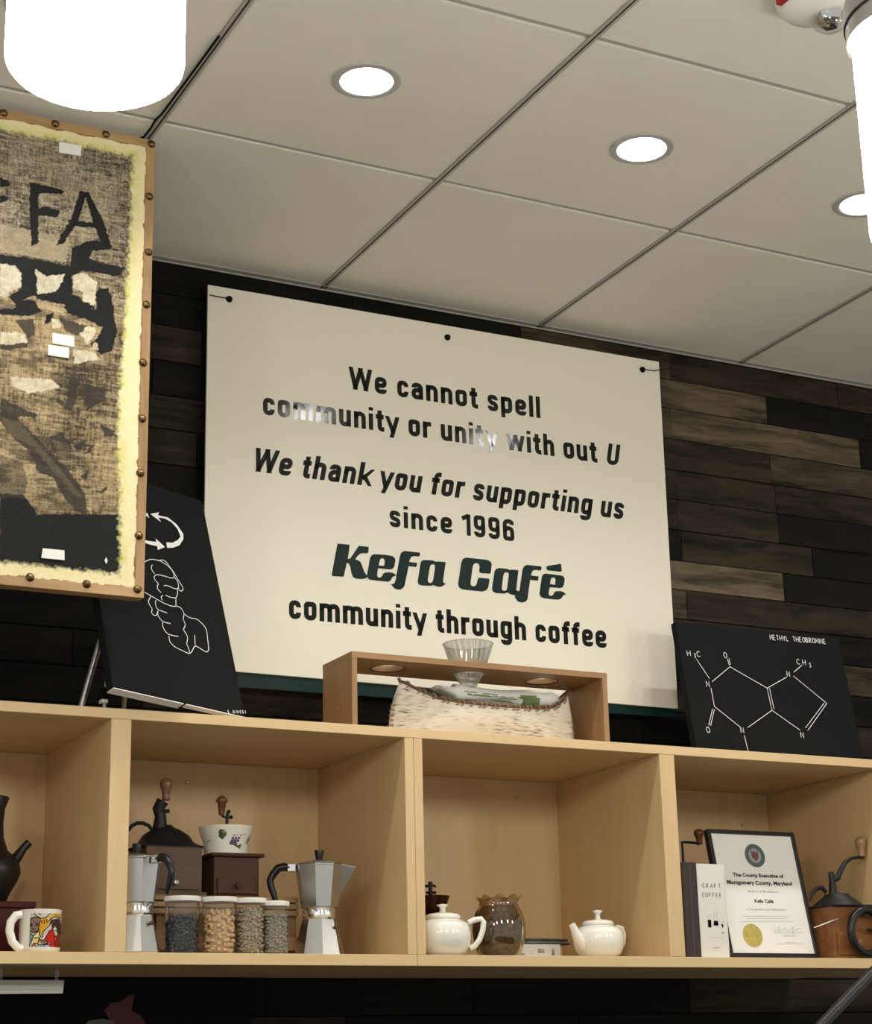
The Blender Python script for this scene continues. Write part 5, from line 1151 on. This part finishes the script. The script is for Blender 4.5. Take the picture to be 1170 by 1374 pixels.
obj('crank_arm', MB().tube([(at(u,v,gy5).x-x, 0, at(u,v,gy5).z-ZF) for u, v in cpts], [.006,.0068,.006,.005,.0042,.0038,.0046], 10), m_iron, t, smooth=True)
kx = at(1155.5, 1140, gy5).x-x; kz0 = at(1155,1149.5,gy5).z-ZF; kz1 = at(1155,1122.5,gy5).z-ZF
obj('crank_knob', MB().lathe(knob_prof(.0130, kz1-kz0), 24, (kx,0,kz0)), m_knobp, t, smooth='all')
pa = [(1086,1209),(1089,1199),(1096,1192),(1103,1191),(1108,1197)]
obj('hopper_handle', MB().tube([(at(u,v,gy5).x-x, 0, at(u,v,gy5).z-ZF) for u, v in pa], [.003,.004,.0048,.005,.005], 8), m_iron, t, smooth=True)
# thin pale sliver slanting across the grinder front
a_, b_ = at(1094, 1244.5, gf-.006), at(1127, 1232, gf-.006)
obj('pale_sliver', MB().tube([(a_.x-x, -D/2-.0015, a_.z-ZF), ((a_.x+b_.x)/2-x, -D/2-.0015, (a_.z+b_.z)/2-ZF), (b_.x-x, -D/2-.0015, b_.z-ZF)], [.0010,.0014,.0002], 6), m_paper, t)

# big black iron ring standing in front of the right grinder
ky = YS+.008; cx_ = at(1163, 1250, ky).x; k_ = scale_at(cx_, ky); rx_, rz_ = 26.5*k_, 29.0*k_
t = thing('iron_ring', 'glossy black round iron ring handle standing at the right edge of the right cell', 'ring handle', (cx_, ky, ZF))
cz_ = rz_+.0092
obj('ring', MB().tube([(rx_*math.cos(a_), 0, cz_+rz_*math.sin(a_)) for a_ in [math.radians(d) for d in range(0, 360, 10)]], .0088, 14, closed=True), m_black, t, smooth=True)
obj('stub', MB().tube([(rx_*.10, .002, cz_+.005), (rx_*.95, .002, cz_+.003)], [.003,.005], 10), m_black, t, smooth=True)

# ================================================================ BELOW THE SHELF
pxr = at(337, 1345, -.03).x
t = thing('black_board', 'black panel on the wall under the left of the shelf, with a dark red shape', 'board', (-.2, -.03, .95))
obj('panel', MB().box(0, pxr+.2, 0, .024, 0, ZB-.95-.004), m_blackm, t)
rp_ = [(150,1374),(140,1356),(148,1346),(160,1345),(172,1336),(181,1334),(178,1346),(176,1356),(188,1362),(196,1374),(205,1400),(140,1400)]
mb = MB(); mb.flat([[(at(u,v,-.0305).x+.2, at(u,v,-.0305).z-.95) for u, v in rp_]], lambda a, b: (a, -.0008, b)); obj('red_shape', mb, M('dim red paint', (.085,.018,.014), .7), t, recalc=False)
mb = MB(); mb.flat([[(at(u,v,-.0305).x+.2, at(u,v,-.0305).z-.95) for u, v in ((112,1376),(120,1369),(138,1367),(152,1370),(158,1380),(150,1395),(115,1395))]], lambda a, b: (a, -.0012, b)); obj('grey_shape', mb, M('dim grey paint', (.10,.10,.10), .7), t, recalc=False)
q = [at(u, v, -.36) for u, v in ((-40,1315),(86,1315.5),(85,1333.5),(-40,1334))]
t = thing('shelf_notice', 'strip of white paper with small print hanging under the shelf at left', 'notice', (q[0].x, -.36, q[3].z))
W = q[1].x-q[0].x; Hn = q[0].z-q[3].z
obj('paper', MB().prism([(0,0),(W-.0015,.001),(W,Hn),(0,Hn)], 0, .0008), M('dim notice paper', (.45,.45,.43), .8), t)
obj('tape_tab', MB().box(W*.3, W*.34, .0004, .0008, Hn, ZB-q[3].z-.0002).box(W*.9, W*.94, .0004, .0008, Hn, ZB-q[3].z-.0002), m_clear, t)
mb = MB()
for z_, x1_ in ((.72,.72),(.35,.95)): 
    xx = .02
    while xx < x1_*W: ww = random.uniform(.004,.010); ribbon(mb, [(xx, Hn*z_), (min(xx+ww, x1_*W), Hn*z_)], .0018 if z_ > .5 else .0009, lambda a, b: (a, -.0005, b)); xx += ww+.0015
obj('small_print', mb, m_inkg, t, recalc=False)
p0, p1 = at(1100, 1378, -.62), at(1176, 1300, -.62)
d = (p0-p1); lo = p0 + d*((.02-p0.z)/d.z) if False else None
t = thing('metal_arm', 'dark grey metal arm slanting in at the lower right corner', 'stand', (p0.x-.10, -.62, 0))
bx_ = p0.x-.10
obj('arm', MB().tube([(p1.x-bx_+.05, 0, p1.z+.055), (p1.x-bx_, 0, p1.z), (p0.x-bx_, 0, p0.z), (p0.x-bx_-.06, 0, p0.z-.065), (p0.x-bx_-.10, 0, p0.z-.16), (0, 0, .02)], .0115, 14), M('dark anodised tube', (.028,.029,.028), .4, .5), t, smooth=60)
obj('base', MB().lathe([(.14,0),(.14,.012),(.02,.02)], 40), m_blackm, t, smooth=40)
